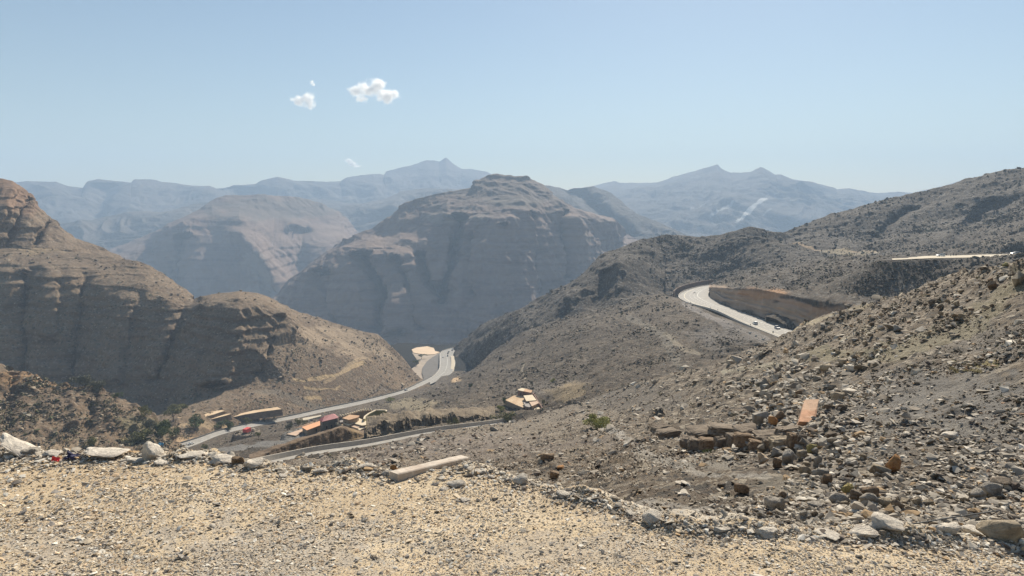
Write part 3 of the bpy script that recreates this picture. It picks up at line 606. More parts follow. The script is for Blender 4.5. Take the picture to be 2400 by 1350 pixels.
def wall_line(name, pts, h, th, mat, parent=None, h0=0.0):
    """a continuous wall of real thickness along pts (n,3)"""
    pts = np.asarray(pts, float); tg = np.gradient(pts[:, :2], axis=0); tg /= np.linalg.norm(tg, axis=1, keepdims=True)+1e-9
    nn = np.stack([-tg[:, 1], tg[:, 0]], 1)*th/2; n = len(pts); h = np.broadcast_to(np.asarray(h, float), (n,))
    def r(s, z): q = pts.copy(); q[:, :2] += nn*s; q[:, 2] += z; return q
    L = [r(-1, h0+0*h), r(-1*.8, h), r(.8, h), r(1, h0+0*h)]
    V = np.stack(L, 1).reshape(-1, 3); Q = []
    for i in range(n-1):
        for k in range(4): a = i*4+k; b = i*4+(k+1) % 4; Q.append([a, b, b+4, a+4])
    me = bpy.data.meshes.new(name); me.from_pydata(V.tolist(), [], Q+[[3, 2, 1, 0], [(n-1)*4+k for k in range(4)]]); me.update()
    bmx = bmesh.new(); bmx.from_mesh(me); bmesh.ops.recalc_face_normals(bmx, faces=bmx.faces); bmx.to_mesh(me); bmx.free()
    return link(name, me, mat, parent)
import bmesh
for nm, lab in (('highway', 'four-lane highway curving along the valley floor'), ('pass_road', 'wide pale road bending round the benched cutting'),
                ('side_road', 'narrow road behind the long concrete parapet'), ('upper_road', 'pale lay-by road on the upper right slope')):
    A, B = ROADS[nm]
    r = ribbon({'side_road': 'road', 'upper_road': 'road', 'highway': 'road', 'pass_road': 'road'}[nm], A, B, M_dust if nm == 'upper_road' else M_asph, dz=0.02, cross=6)
    tag(r, lab, kind='structure'); ROADS[nm+'_o'] = r
r = ROADS['highway_o']
for f, wd, mt, ds in ((.03,.012,M_white,None),(.27,.01,M_white,(4,8)),(.49,.016,M_white,None),(.74,.01,M_white,(4,8)),(.97,.012,M_white,None)):
    strip('lane_marking', 'highway', f, f+wd, mt, r, .045, dash=ds)
r = ROADS['pass_road_o']
for f, wd, mt, ds in ((.17,.016,M_yellow,None),(.36,.012,M_white,(4,6)),(.5,.012,M_white,(5,4)),(.62,.013,M_white,None)):
    strip('lane_marking', 'pass_road', f, f+wd, mt, r, .045, dash=ds)
strip('lane_marking', 'side_road', .46, .5, M_white, ROADS['side_road_o'], .045, dash=(3, 6))
# barriers
A, B = ROADS['highway']; off = (A-B); off[:, 2] = 0; off /= np.linalg.norm(off, axis=1, keepdims=True)
tag(wall_line('crash_barrier', A+off*.5, .95, .45, M_steel, h0=-.5), 'dark barrier along the far edge of the highway', 'barrier')
nb = len(B)
tag(wall_line('concrete_kerb', (A+off*.2)[int(nb*.62):]+np.array([0, 0, 0]), .5, .7, M_conc, h0=-.5).__class__ and bpy.data.objects['concrete_kerb'], 'pale kerb on the outer edge of the highway curve', 'kerb')
A, B = ROADS['pass_road']; off = (A-B); off[:, 2] = 0; off /= np.linalg.norm(off, axis=1, keepdims=True)
tag(wall_line('concrete_barrier', A+off*.3, .75, .6, M_conc, h0=-.6), 'pale concrete barrier on the outer edge of the bending road', 'barrier')
k0 = int(len(A)*.70)
tag(wall_line('retaining_wall', (A+off*5.5)[k0:-1], np.linspace(3.6, 4.6, len(A)-k0-1), 1.0, plain('brown_rubble_wall', (.2,.135,.1), .95, .3, 3, .6), h0=-3), 'brown rubble wall behind the tight bend of the road', 'wall')
A, B = ROADS['side_road']; off = (A-B); off[:, 2] = 0; off /= np.linalg.norm(off, axis=1, keepdims=True)
SP = A+off*.25
pw = empty('parapet_wall', SP[0]); tag(pw, 'long concrete parapet between the narrow road and the brown rock cut', 'parapet')
def rel(V, o): return V-np.array(o.location)
# parapet in cast lengths, each its own piece
seglen = 4
for i in range(0, len(SP)-seglen, seglen):
    q = SP[i:i+seglen+1].copy(); d = q[-1]-q[0]; q[-1] -= d/np.linalg.norm(d)*.04
    wall_line('concrete_panel', rel(q, pw), 1.35, .42, M_conc, pw, h0=-.5)

# brown rock cut below the houses
def facing(name, base, Zb, H, mat, lab, th=5.0, n=70, amp=.8, sd=5, kind='structure', capmat=None):
    """a rough cut face: base line (u,v) with levels, height profile"""
    us = np.linspace(base[0][0], base[-1][0], n); vb = row(us, base); zb = np.interp(us, [p[0] for p in Zb], [p[1] for p in Zb]); hh = np.interp(us, [p[0] for p in H], [p[1] for p in H])
    P0 = PZ(us, vb, zb); Rr = np.hypot(P0[:, 0], P0[:, 1]); dr = P0[:, :2]/Rr[:, None]; rows_ = []
    for t, s in ((-.25, -.5), (0, 0), (.15, .12), (.3, .3), (.45, .4), (.6, .55), (.75, .6), (.9, .8), (1, 1.1), (1.02, 3), (.95, 6), (.4, 10), (-.3, 13)):
        q = P0.copy(); q[:, 2] += hh*t; q[:, :2] += dr*s*th/5
        nn = fbm(q*np.array([1, 1, .4]), 3.0, 4, sd, .6, ridged=True)*amp*.5
        q[:, :2] += dr*nn[:, None]*(1 if -.1 < t < 1.01 else .3); rows_.append(q)
    G = np.array(rows_); fine = []
    for a_, b_ in zip(G[:-1], G[1:]):
        for k_ in range(4): fine.append(a_+(b_-a_)*k_/4)
    fine.append(G[-1]); P = np.array(fine)
    dn = np.concatenate([np.broadcast_to(dr, P.shape[:2]+(2,)), np.zeros(P.shape[:2]+(1,))], 2)
    q_ = P*np.array([1, 1, 1.6]); P = P+dn*(np.maximum(0, vnoise(q_, 2.6, sd+7))*1.6+np.abs(vnoise(q_, 1.2, sd+8))*.8)[..., None]*-amp*.4
    P[..., 2] += vnoise(P, 1.7, sd+9)*.3*amp*.5
    ny = len(P); i = np.arange(ny*n).reshape(ny, n)
    Q = np.stack([i[:-1, :-1], i[:-1, 1:], i[1:, 1:], i[1:, :-1]], -1).reshape(-1, 4)
    o = mesh_np(name, P.reshape(-1, 3), Q, mat, smooth=False); tag(o, lab, kind=kind); return o
M_cut = rockmat('cut_rock_brown', (.10,.07,.045), (.17,.12,.08), (.25,.18,.12), 5, bump=1, bump_lam=.8, warm=(.3,.2,.08), warm_amt=.4, use_patch=False)
facing('rock_cut', [(585,1086),(640,1069),(700,1056),(747,1047),(800,1036),(830,1028),(853,1024)], [(585,-66),(640,-67.5),(747,-72),(853,-77)],
       [(585,.3),(640,1.6),(700,2.6),(760,3.7),(800,4.6),(830,2.2),(853,.3)], M_cut, 'brown rock cut just beyond the long concrete parapet', th=3.0)
facing('rock_cut', [(860,1022),(900,1012),(950,1008),(1000,1002),(1060,998),(1110,992),(1160,985)], [(860,-80),(950,-82),(1060,-86),(1160,-89)],
       [(860,.3),(880,2.2),(900,3.4),(930,2.4),(950,4.2),(985,2.6),(1000,4.6),(1040,3.2),(1060,4.4),(1090,2.2),(1110,2.8),(1160,.4)], rockmat('outcrop_rock', (.13,.1,.07), (.2,.155,.105), (.3,.24,.165), 7, bump=1, bump_lam=1.2, use_patch=False), 'craggy dark outcrop between the two houses', th=9, amp=3.4, sd=15, n=220)

# sandy terraces with stone risers
M_sand = rockmat('terrace_sand', (.5,.36,.22), (.62,.45,.28), (.7,.54,.36), 12, bump=.5, bump_lam=.8, use_patch=False)
M_riser = rockmat('terrace_riser', (.15,.11,.08), (.22,.165,.12), (.31,.24,.175), 4, bump=1, bump_lam=.7, use_patch=False)
def slab(name, poly, Z, depth, m_top, m_side, parent=None, batter=.15, lab=None, cat=None, kind=None, sub=3, rough=0.0):
    """a flat-topped block: outline given by bearings at level Z, sides going down"""
    P = PZ([p[0] for p in poly], [p[1] for p in poly], Z)
    pts = []
    for a, b in zip(P, np.roll(P, -1, 0)):
        for k in range(sub): pts.append(a+(b-a)*k/sub)
    P = np.array(pts)
    if rough: P[:, :2] += np.stack([vnoise(P, 3.0, 3), vnoise(P, 3.0, 4)], 1)*rough
    c = P.mean(0); bm = bmesh.new()
    o3 = np.array(parent.location) if parent else np.zeros(3)
    top = [bm.verts.new(p-o3) for p in P]; bot = []
    for p in P:
        d = (p-c)[:2]; d = d/(np.linalg.norm(d)+1e-9)*batter*depth; bot.append(bm.verts.new((p[0]+d[0]-o3[0], p[1]+d[1]-o3[1], p[2]-depth-o3[2])))
    f = bm.faces.new(top); f.material_index = 0; n = len(P)
    for i in range(n):
        g = bm.faces.new((top[i], top[(i+1) % n], bot[(i+1) % n], bot[i])); g.material_index = 1
    bmesh.ops.recalc_face_normals(bm, faces=bm.faces); me = bpy.data.meshes.new(name); bm.to_mesh(me); bm.free()
    o = link(name, me, m_top, parent); me.materials.append(m_side)
    tag(o, lab, cat, kind=kind); return o
z6 = lambda L_: [(380+x/7.5, 930+y/7.5) for x, y in L_]
slab('terrace', z6([(250,365),(460,345),(700,290),(1050,230),(1100,245),(900,310),(620,390),(560,405),(480,400),(400,372)]), -149, 4.5, M_sand, M_riser, lab='sandy terrace farthest from the highway', kind='structure', rough=.5)
slab('terrace', z6([(600,415),(760,390),(960,340),(1180,290),(1220,300),(1000,360),(760,425),(700,440),(620,432)]), -151.5, 4.5, M_sand, M_riser, lab='middle sandy terrace left of the highway', kind='structure', rough=.4)
slab('terrace', z6([(710,465),(900,415),(1200,330),(1600,240),(2030,180),(2100,215),(1700,268),(1450,312),(1250,355),(1000,410),(820,450)]), -156, 5.5, M_sand, M_riser, lab='longest sandy terrace nearest the highway', kind='structure', rough=.4)
# sand pad, dark apron and dirt track in the gorge
z4 = lambda L_: [(900+x/8.436, 780+y/8.436) for x, y in L_]
M_pad = plain('bright_sand', (.66,.49,.33), .95, .1, 20, .1); M_apron = plain('grey_rubble_apron', (.15,.135,.12), .95, .15, 5, .4); M_wadi = plain('wadi_gravel', (.36,.29,.22), .95, .15, 8, .3)
slab('valley_bench', [(880,850),(905,815),(925,806),(950,803),(985,806),(1030,808),(1085,808),(1120,812),(1130,838),(1090,880),(1000,905),(930,905)], -203.4, 120, M_dark_hill, M_dark_hill, lab='dark stony flat at the mouth of the gorge', kind='structure', rough=4)
slab('sand_pad', z4([(545,330),(640,290),(850,265),(985,300),(1010,360),(1110,380),(1000,425),(840,430),(680,410),(580,390)]), -202.2, 3, M_pad, M_wadi, lab='bright sand pad at the mouth of the gorge', kind='structure')
slab('wadi_bed', z4([(520,1120),(440,1110),(560,980),(560,830),(480,760),(560,700),(700,600),(560,400),(570,380),(830,430),(1120,390),(900,520),(780,700),(760,790),(790,900),(740,990),(640,1060)]), -202.8, 3, M_wadi, M_wadi, lab='pale dirt track and wadi bed beside the highway bend', kind='structure')
slab('rubble_apron', z4([(1112,395),(1095,600),(1080,735),(1000,828),(900,890),(760,965),(780,900),(750,790),(760,690),(850,560),(960,480),(1060,420)]), -201.6, 3, M_apron, M_apron, lab='dark grey rubble apron inside the highway curve', kind='structure')
slab('shoulder_slab', z4([(1325,455),(1385,455),(1400,600),(1380,740),(1310,835),(1200,875),(1110,930),(1230,850),(1290,780),(1325,680),(1330,600)]), -198.6, 2, M_dust, M_dust, lab='pale dusty shoulder outside the highway curve', kind='structure')
slab('lay_by', [(690,983),(752,972.5),(753,975),(700,989),(640,1002)], -169, 2, M_dust, M_dust, lab='pale strip of shoulder along the near side of the highway', kind='structure')
slab('lay_by', [(445,1066),(472,1053),(492,1045),(500,1042),(470,1062),(440,1075)], -153.5, 2, M_dust, M_dust, lab='cream lay-by at the left end of the highway', kind='structure')

# ------------------------------------------------------------------ houses
M_cream = plain('cream_roof_screed', (.64,.53,.37), .9, .08, 3, .1); M_pink = plain('pinkish_roof_screed', (.52,.37,.26), .9, .15, 2, .15); M_brownr = plain('brown_roof_screed', (.5,.31,.18), .9, .18, 2, .15)
M_orange = plain('orange_sheet_roof', (.68,.33,.16), .7, .1, 2, .05); M_redr = plain('dull_red_roof', (.42,.13,.13), .6, .12, 2, .05)
M_wallb = plain('tan_rendered_wall', (.34,.25,.17), .95, .15, 2, .3); M_wallg = plain('grey_stone_wall', (.2,.18,.155), .95, .25, .8, .6); M_wallr = plain('red_brown_wall', (.24,.15,.12), .95, .15, 2, .3)
M_olive = plain('olive_plaster', (.33,.29,.12), .95, .1, 3, .1); M_dark = plain('dark_opening', (.02,.025,.035), .4, .1, 1, 0); M_greyr = plain('grey_roof_sheet', (.26,.23,.2), .8, .12, 1, .1)
def building(loc_px, Z, lab, cat='house', name='house'):
    p = PZ(loc_px[0], loc_px[1], Z); e = empty(name, p); tag(e, lab, cat); return e
def block(par, poly, Z, Zb, m_roof, m_wall, over=.25, th=.3, roof_name='roof', wall_name='wall'):
    c = PZ([p[0] for p in poly], [p[1] for p in poly], Z); m = c.mean(0); o3 = np.array(par.location)
    def ring(k, z): q = c.copy(); d = q-m; L = np.linalg.norm(d[:, :2], axis=1, keepdims=True); q[:, :2] += d[:, :2]/L*k; q[:, 2] = z; return q-o3
    def pr(a, b, nm, mat):
        bm = bmesh.new(); A_ = [bm.verts.new(x) for x in a]; B_ = [bm.verts.new(x) for x in b]; n = len(a)
        bm.faces.new(A_); bm.faces.new(B_[::-1])
        for i in range(n): bm.faces.new((A_[i], B_[i], B_[(i+1) % n], A_[(i+1) % n]))
        bmesh.ops.recalc_face_normals(bm, faces=bm.faces); me = bpy.data.meshes.new(nm); bm.to_mesh(me); bm.free(); return link(nm, me, mat, par)
    pr(ring(over, Z), ring(over, Z-th), roof_name, m_roof); pr(ring(0, Z-th-.003), ring(0, Zb), wall_name, m_wall)
    return c
def opening(par, a, b, f0, f1, z0, z1, name='window', mat=None, out=.03):
    """recess panel with frame on the wall between world corners a and b"""
    a = np.array(a); b = np.array(b); d = (b-a)[:2]; L = np.linalg.norm(d); d = d/L; nn = np.array([d[1], -d[0]])
    if nn@a[:2] > 0: nn = -nn
    o3 = np.array(par.location); bm = bmesh.new()
    def bx(p0, p1, zz0, zz1, o0, o1):
        vs = []
        for s in (p0, p1):
            for zz in (zz0, zz1):
                for o_ in (o0, o1): q = a[:2]+d*s+nn*o_; vs.append(bm.verts.new((q[0]-o3[0], q[1]-o3[1], zz-o3[2])))
        for f in ((0,1,3,2),(4,6,7,5),(0,4,5,1),(2,3,7,6),(0,2,6,4),(1,5,7,3)): bm.faces.new([vs[i] for i in f])
    bx(f0*L, f1*L, z0, z1, -.05, out); bmesh.ops.recalc_face_normals(bm, faces=bm.faces)
    me = bpy.data.meshes.new(name); bm.to_mesh(me); bm.free(); w_ = link(name, me, mat or M_dark, par)
    bm = bmesh.new(); bx(f0*L-.12, f0*L, z0-.12, z1+.12, -.04, out+.08); bx(f1*L, f1*L+.12, z0-.12, z1+.12, -.04, out+.08); bx(f0*L, f1*L, z1, z1+.12, -.04, out+.08); bx(f0*L, f1*L, z0-.12, z0, -.04, out+.08)
    bmesh.ops.recalc_face_normals(bm, faces=bm.faces); me = bpy.data.meshes.new('frame'); bm.to_mesh(me); bm.free(); link('frame', me, M_wallb, w_)
z1_ = lambda L_: [(640+x/7.5, 930+y/7.5) for x, y in L_]
# red hipped roof on stone house
h = building((770,1000), -95.5, 'stone house with dull red hipped roof left of the cream roofed house')
poly = z1_([(825,398),(872,432),(1133,368),(1078,312)]); c = block(h, poly, -87.6, -97, M_redr, M_wallg, over=.5, th=.2, roof_name='eave')
o3 = np.array(h.location); m1 = (c[0]+c[1])/2; m2 = (c[2]+c[3])/2; r1 = m1+(m2-m1)*.22+np.array([0, 0, 1.5]); r2 = m1+(m2-m1)*.78+np.array([0, 0, 1.5])
cc = c.copy(); mm = c.mean(0); dd = cc-mm; cc[:, :2] += dd[:, :2]/np.linalg.norm(dd[:, :2], axis=1, keepdims=True)*.55
me = bpy.data.meshes.new('roof'); me.from_pydata([tuple(x-o3+np.array([0, 0, .01])) for x in cc]+[tuple(r1-o3), tuple(r2-o3)], [], [(0,1,4),(1,2,5,4),(2,3,5),(3,0,4,5),(3,2,1,0)]); me.update(); link('roof', me, M_redr, h)
opening(h, c[1], c[2], .5, .64, -91.6, -90, mat=M_dark); opening(h, c[1], c[2], .2, .3, -91.4, -90); opening(h, c[0], c[1], .4, .6, -91.4, -90); opening(h, c[1], c[2], .78, .88, -95.5, -93, name='door')
h = building((725,1004), -92.5, 'long low outbuilding with bright orange roof', 'outbuilding', 'outbuilding')
c = block(h, z1_([(515,530),(832,422),(838,492),(600,584)]), -90.6, -94.5, M_orange, M_wallb, over=.3, th=.2); opening(h, c[2], c[3], .3, .4, -93, -91.6)
h = building((690,1012), -93, 'sloping orange paved yard below the orange roof', 'yard', 'paved_yard')
block(h, z1_([(235,655),(515,562),(522,592),(470,640),(400,682)]), -92.4, -94.5, M_pink, M_wallb, over=0, th=.15, roof_name='paving', wall_name='retaining_wall')
h = building((835,990), -95, 'large cream flat roofed house beside the highway terrace')
c = block(h, z1_([(1240,458),(1490,368),(1626,430),(1628,492),(1560,500),(1425,462),(1335,500)]), -88.4, -96.5, M_cream, M_wallb); opening(h, c[3], c[4], .3, .7, -91.6, -90.2)
h = building((838,1010), -96, 'small flat house with pinkish roof in front of the cream roof')
c = block(h, z1_([(1332,503),(1428,463),(1562,503),(1478,552)]), -89.0, -97, M_pink, M_wallb); opening(h, c[3], c[0], .75, .9, -94.6, -93)
c = block(h, z1_([(1484,556),(1568,514),(1636,528),(1525,580)]), -89.3, -97, M_cream, M_wallb, roof_name='porch_roof', wall_name='porch_wall'); opening(h, c[3], c[0], .15, .75, -95, -92.6, name='door')
h = building((823,978), -92, 'brown roofed box house between red roof and curved wall')
c = block(h, z1_([(1228,372),(1350,316),(1510,332),(1478,362),(1335,402)]), -86.4, -93.5, M_brownr, M_wallb); opening(h, c[0], c[4], .3, .45, -89, -88)
h = building((795,996), -93.5, 'narrow flat roofed annex with pale parapet next to the red roof', 'annex', 'annex')
c = block(h, z1_([(1165,372),(1225,360),(1228,440),(1175,445)]), -88.6, -95, M_greyr, M_wallb)
# crenellated walls
def wall_px(name, pts, Z, h, th, mat, lab, cat, merlons=0, par=None, m_mer=None, step=2.0):
    P = PZ([p[0] for p in pts], [p[1] for p in pts], Z); d = np.r_[0, np.cumsum(np.linalg.norm(np.diff(P, axis=0), axis=1))]; n = max(3, int(d[-1]/step)); s = np.linspace(0, d[-1], n)
    Q = np.stack([np.interp(s, d, P[:, k]) for k in range(3)], 1)
    e = empty(name, Q[0]); tag(e, lab, cat); o3 = Q[0].copy(); wall_line('wall', Q-o3-np.array([0, 0, h]), h, th, mat, e, h0=-2.5)
    if merlons:
        base = None
        for k in range(merlons):
            sk = d[-1]*(k+.5)/merlons; p = np.array([np.interp(sk, d, P[:, j]) for j in range(3)])-o3
            if base is None:
                bm = bmesh.new(); bmesh.ops.create_cube(bm, size=1.0, matrix=Matrix.Diagonal((.62, .62, .75, 1))); bmesh.ops.bevel(bm, geom=bm.edges[:], offset=.05, segments=1); base = bpy.data.meshes.new('merlon'); bm.to_mesh(base); bm.free(); base.materials.append(m_mer or M_cream)
            q = bpy.data.objects.new('merlon', base); COL.objects.link(q); q.parent = e; q.location = (p[0], p[1], p[2]+.38)
    return e
wall_px('parapet_wall', z1_([(1160,352),(1290,330),(1400,300),(1500,270),(1600,243),(1740,243)]), -87.5, 2, .5, M_wallb, 'far notched parapet wall leading to the curved olive wall', 'wall', 14)
wall_px('parapet_wall', z1_([(1090,468),(1130,490),(1180,510),(1250,535)]), -90.2, 4, .5, M_wallb, 'near notched parapet wall below the annex', 'wall', 8)
cw = wall_px('curved_wall', z1_([(1600,395),(1612,350),(1680,300),(1800,240),(1900,236),(1985,240),(1995,262)]), -87.4, 5.2, .6, M_olive, 'tall curved olive plastered wall with cream coping', 'wall', 0)
P = PZ(*np.array(z1_([(1600,395),(1612,350),(1680,300),(1800,240),(1900,236),(1985,240),(1995,262)])).T, -87.4); wall_line('coping', P-np.array(cw.location), .25, .9, M_cream, cw, h0=.003)
wall_px('ruined_wall', z1_([(1700,380),(1730,375),(1790,372),(1830,392)]), -90.5, 1.5, .8, M_dust, 'low pale broken wall inside the curved wall', 'wall')
h = building((880,1000), -94, 'roofless ruin walls with sandy floor right of the cream house', 'ruin', 'ruin')
block(h, z1_([(1690,570),(1720,590),(1855,595),(1895,560),(1830,552)]), -91.6, -95, M_sand, M_wallr, over=0, th=.1, roof_name='floor')
block(h, z1_([(1860,520),(1915,500),(2010,498),(1985,530),(1900,545)]), -90.2, -95, M_sand, M_wallb, over=0, th=.1, roof_name='floor')
# house in the middle
zm = lambda L_: [(1150+x/12, 880+y/12) for x, y in L_]
h = building((1230,920), -89.5, 'cream and rust roofed hut at the back of the middle courtyard')
c = block(h, zm([(762,402),(880,352),(960,372),(915,438)]), -86.6, -91, M_cream, M_wallr); opening(h, c[3], c[0], .3, .5, -89, -87.8)
c = block(h, zm([(925,440),(968,372),(1162,420),(1130,480)]), -86.75, -91, M_brownr, M_wallr, roof_name='roof'); opening(h, c[3], c[0], .3, .45, -89, -87.8); opening(h, c[3], c[0], .65, .78, -89.6, -87.8, name='door')
h = building((1215,944), -92, 'sandy courtyard terrace on a brown retaining wall', 'courtyard', 'courtyard')
block(h, zm([(412,690),(650,562),(960,590),(990,715),(900,780),(985,880),(900,898),(700,820)]), -89.2, -96, rockmat('courtyard_earth', (.42,.27,.16), (.55,.4,.25), (.64,.5,.34), 6, use_patch=False), M_wallb, over=0, th=.2, roof_name='floor', wall_name='retaining_wall')
h = building((1245,940), -89.5, 'cream flat roofed house in the centre of the hillside')
c = block(h, zm([(932,566),(1170,546),(1282,690),(1010,716)]), -87.3, -91.5, M_cream, M_wallb); opening(h, c[0], c[3], .3, .5, -89, -88)
c = block(h, zm([(1082,722),(1286,697),(1342,772),(1160,860)]), -87.7, -92.5, M_pink, M_wallb, roof_name='lower_roof', wall_name='lower_wall'); opening(h, c[2], c[3], .35, .6, -90.4, -89)
c = block(h, zm([(925,765),(1075,722),(1150,862),(1085,886),(985,862)]), -88.2, -92.5, M_greyr, M_wallb, roof_name='grey_roof', wall_name='side_wall'); opening(h, c[3], c[4], .2, .7, -90.6, -89.2)
h = building((1258,962), -91.8, 'tiny cream roofed shed at the foot of the middle house', 'shed', 'shed')
c = block(h, zm([(1212,918),(1350,896),(1408,960),(1250,985)]), -89.2, -93.5, M_cream, M_wallr); opening(h, c[2], c[3], .4, .6, -91.4, -89.9, name='door')
wall_px('garden_wall', zm([(1190,480),(1250,580),(1330,720),(1400,820),(1440,880),(1455,960)]), -88.4, 2.2, .5, M_wallr, 'long straight wall down the right side of the middle house', 'wall')
# red shipping container
h = building((577,1008), -143, 'red shipping container parked beside the highway', 'container', 'shipping_container')
M_redc = plain('red_container_paint', (.62,.07,.06), .55, .08, 2, 0)
P = PZ([567,578,588.5,580], [1003.5,1008.2,1002.8,1000.2], -140.4); ctr = P.mean(0); ax = (P[2]-P[1]); ax[2] = 0; Lx = np.linalg.norm(ax[:2]); ax /= Lx; ay = np.array([-ax[1], ax[0], 0])
bm = bmesh.new(); Wc, Lc, Hc = 3.0, max(4.5, min(7, Lx)), 2.6; npl = 26; prof = []
for side in range(4):
    p0 = [(-1,-1),(1,-1),(1,1),(-1,1)][side]; p1 = [(1,-1),(1,1),(-1,1),(-1,-1)][side]
    for k in range(npl):
        t = k/npl; x = p0[0]+(p1[0]-p0[0])*t; y = p0[1]+(p1[1]-p0[1])*t; o_ = .035 if (k % 2) else 0
        prof.append((x*(Lc/2-o_), y*(Wc/2-o_)))
lo = [bm.verts.new(tuple(ax*x+ay*y)) for x, y in prof]; hi = [bm.verts.new(tuple(ax*x+ay*y+np.array([0, 0, Hc]))) for x, y in prof]
for i in range(len(prof)): bm.faces.new((lo[i], lo[(i+1) % len(prof)], hi[(i+1) % len(prof)], hi[i]))
bm.faces.new(hi); bm.faces.new(lo[::-1]); bmesh.ops.recalc_face_normals(bm, faces=bm.faces); me = bpy.data.meshes.new('body'); bm.to_mesh(me); bm.free()
h.location = (ctr[0], ctr[1], -143); link('body', me, M_redc, h)
for s in (-1, 1):
    bm = bmesh.new(); bmesh.ops.create_cube(bm, size=1, matrix=Matrix.Translation(tuple(ax*(Lc/2+.03)+ay*s*Wc/4+np.array([0, 0, Hc/2])))@Matrix.Rotation(math.atan2(ax[1], ax[0]), 4, 'Z')@Matrix.Diagonal((.06, Wc/2-.1, Hc-.25, 1)))
    me = bpy.data.meshes.new('door'); bm.to_mesh(me); bm.free(); link('door', me, M_redc, h)

# ------------------------------------------------------------------ stones
def tintmat(name, rough=.92, lam=.25, var=.3, bump=.6):
    m = bpy.data.materials.new(name); m.use_nodes = True; nt = m.node_tree; bs = nt.nodes['Principled BSDF']; bs.inputs['Roughness'].default_value = rough; bs.inputs['Specular IOR Level'].default_value = .2
    co = N(nt, 'ShaderNodeTexCoord').outputs['Object']; n1 = noise(nt, co, 1/lam, 8, .7)
    at = N(nt, 'ShaderNodeAttribute', attribute_name='tint')
    c = mixc(nt, 1.0, at.outputs['Color'], ramp(nt, n1.outputs[0], [(.3, (1-var,)*3), (.7, (1+var,)*3)]), 'MULTIPLY'); nt.links.new(c, bs.inputs['Base Color'])
    b = N(nt, 'ShaderNodeBump'); b.inputs['Strength'].default_value = bump; b.inputs['Distance'].default_value = lam*.12; nt.links.new(n1.outputs[0], b.inputs['Height']); nt.links.new(b.outputs[0], bs.inputs['Normal'])
    return m
M_stuff = tintmat('loose_stone')
def hull(seed, n, sc=(1, 1, 1), bevel=0.0, detail=0, amp=.05, box=0.0):
    r = random.Random(seed); bm = bmesh.new()
    for i in range(n):
        while True:
            p = Vector((r.gauss(0, 1), r.gauss(0, 1), r.gauss(0, 1)))
            if p.length > .1: break
        p.normalize()
        if box: m = max(abs(p.x), abs(p.y), abs(p.z)); p = p.lerp(p/m*.8, box)
        p *= r.uniform(.82, 1.1); bm.verts.new((p.x*sc[0], p.y*sc[1], p.z*sc[2]))
    res = bmesh.ops.convex_hull(bm, input=bm.verts[:]); dead = [g for g in res['geom_interior'] if isinstance(g, bmesh.types.BMVert)]
    if dead: bmesh.ops.delete(bm, geom=dead, context='VERTS')
    if bevel: bmesh.ops.bevel(bm, geom=bm.edges[:], offset=bevel, segments=1, profile=.6, affect='EDGES', clamp_overlap=True); bmesh.ops.triangulate(bm, faces=bm.faces[:])
    for _ in range(detail): bmesh.ops.subdivide_edges(bm, edges=bm.edges[:], cuts=1, use_grid_fill=True)
    if amp and (bevel or detail):
        V = np.array([v.co[:] for v in bm.verts]); d = fbm(V+seed, .9, 4, seed % 50, .55)*amp; nn = V/np.linalg.norm(V, axis=1, keepdims=True)
        for v, a, q in zip(bm.verts, d, nn): v.co += Vector(tuple(q*a))
    bmesh.ops.triangulate(bm, faces=bm.faces[:]); bm.normal_update(); return bm
def bm_np(bm):
    V = np.array([v.co[:] for v in bm.verts], np.float32); bm.verts.index_update(); Fq = np.array([[v.index for v in f.verts] for f in bm.faces], np.int32); bm.free(); return V, Fq
SMALL = [bm_np(hull(100+i, 9)) for i in range(8)]
rng = np.random.default_rng(11)
def scatter(name, P, size, flat, tints, lab, parts=SMALL, mat=None, tilt=.25, sink=.25, cat=None):
    n = len(P); which = rng.integers(0, len(parts), n); Vs = []; Fs = []; Ts = []; off = 0
    ang = rng.uniform(0, 2*np.pi, n); el = rng.uniform(.7, 1.35, (n, 2)); tx = rng.normal(0, tilt, (n, 2))
    for k, (pv_, pf) in enumerate(parts):
        I = np.where(which == k)[0]
        if len(I) == 0: continue
        m = len(I); v = np.broadcast_to(pv_, (m,)+pv_.shape).copy()
        v[..., 0] *= el[I, 0, None]; v[..., 1] *= el[I, 1, None]; v[..., 2] *= flat[I, None]
        z = v[..., 2]+v[..., 0]*tx[I, 0, None]+v[..., 1]*tx[I, 1, None]
        c, s = np.cos(ang[I])[:, None], np.sin(ang[I])[:, None]
        x = v[..., 0]*c-v[..., 1]*s; y = v[..., 0]*s+v[..., 1]*c
        sz = (size[I]/2)[:, None]
        q = np.stack([P[I, 0, None]+x*sz, P[I, 1, None]+y*sz, P[I, 2, None]+(z+flat[I, None]*(1-2*sink))*sz], -1)
        Vs.append(q.reshape(-1, 3)); Fs.append((pf[None]+(np.arange(m)*len(pv_))[:, None, None]+off).reshape(-1, 3)); off += m*len(pv_)
        Ts.append(np.repeat(tints[I], len(pv_), 0))
    T = np.concatenate(Ts); T = np.concatenate([T, np.ones((len(T), 1))], 1)
    o = mesh_np(name, np.concatenate(Vs), np.concatenate(Fs), mat or M_stuff, attrs={'tint': T}); tag(o, lab, cat, kind='stuff'); return o
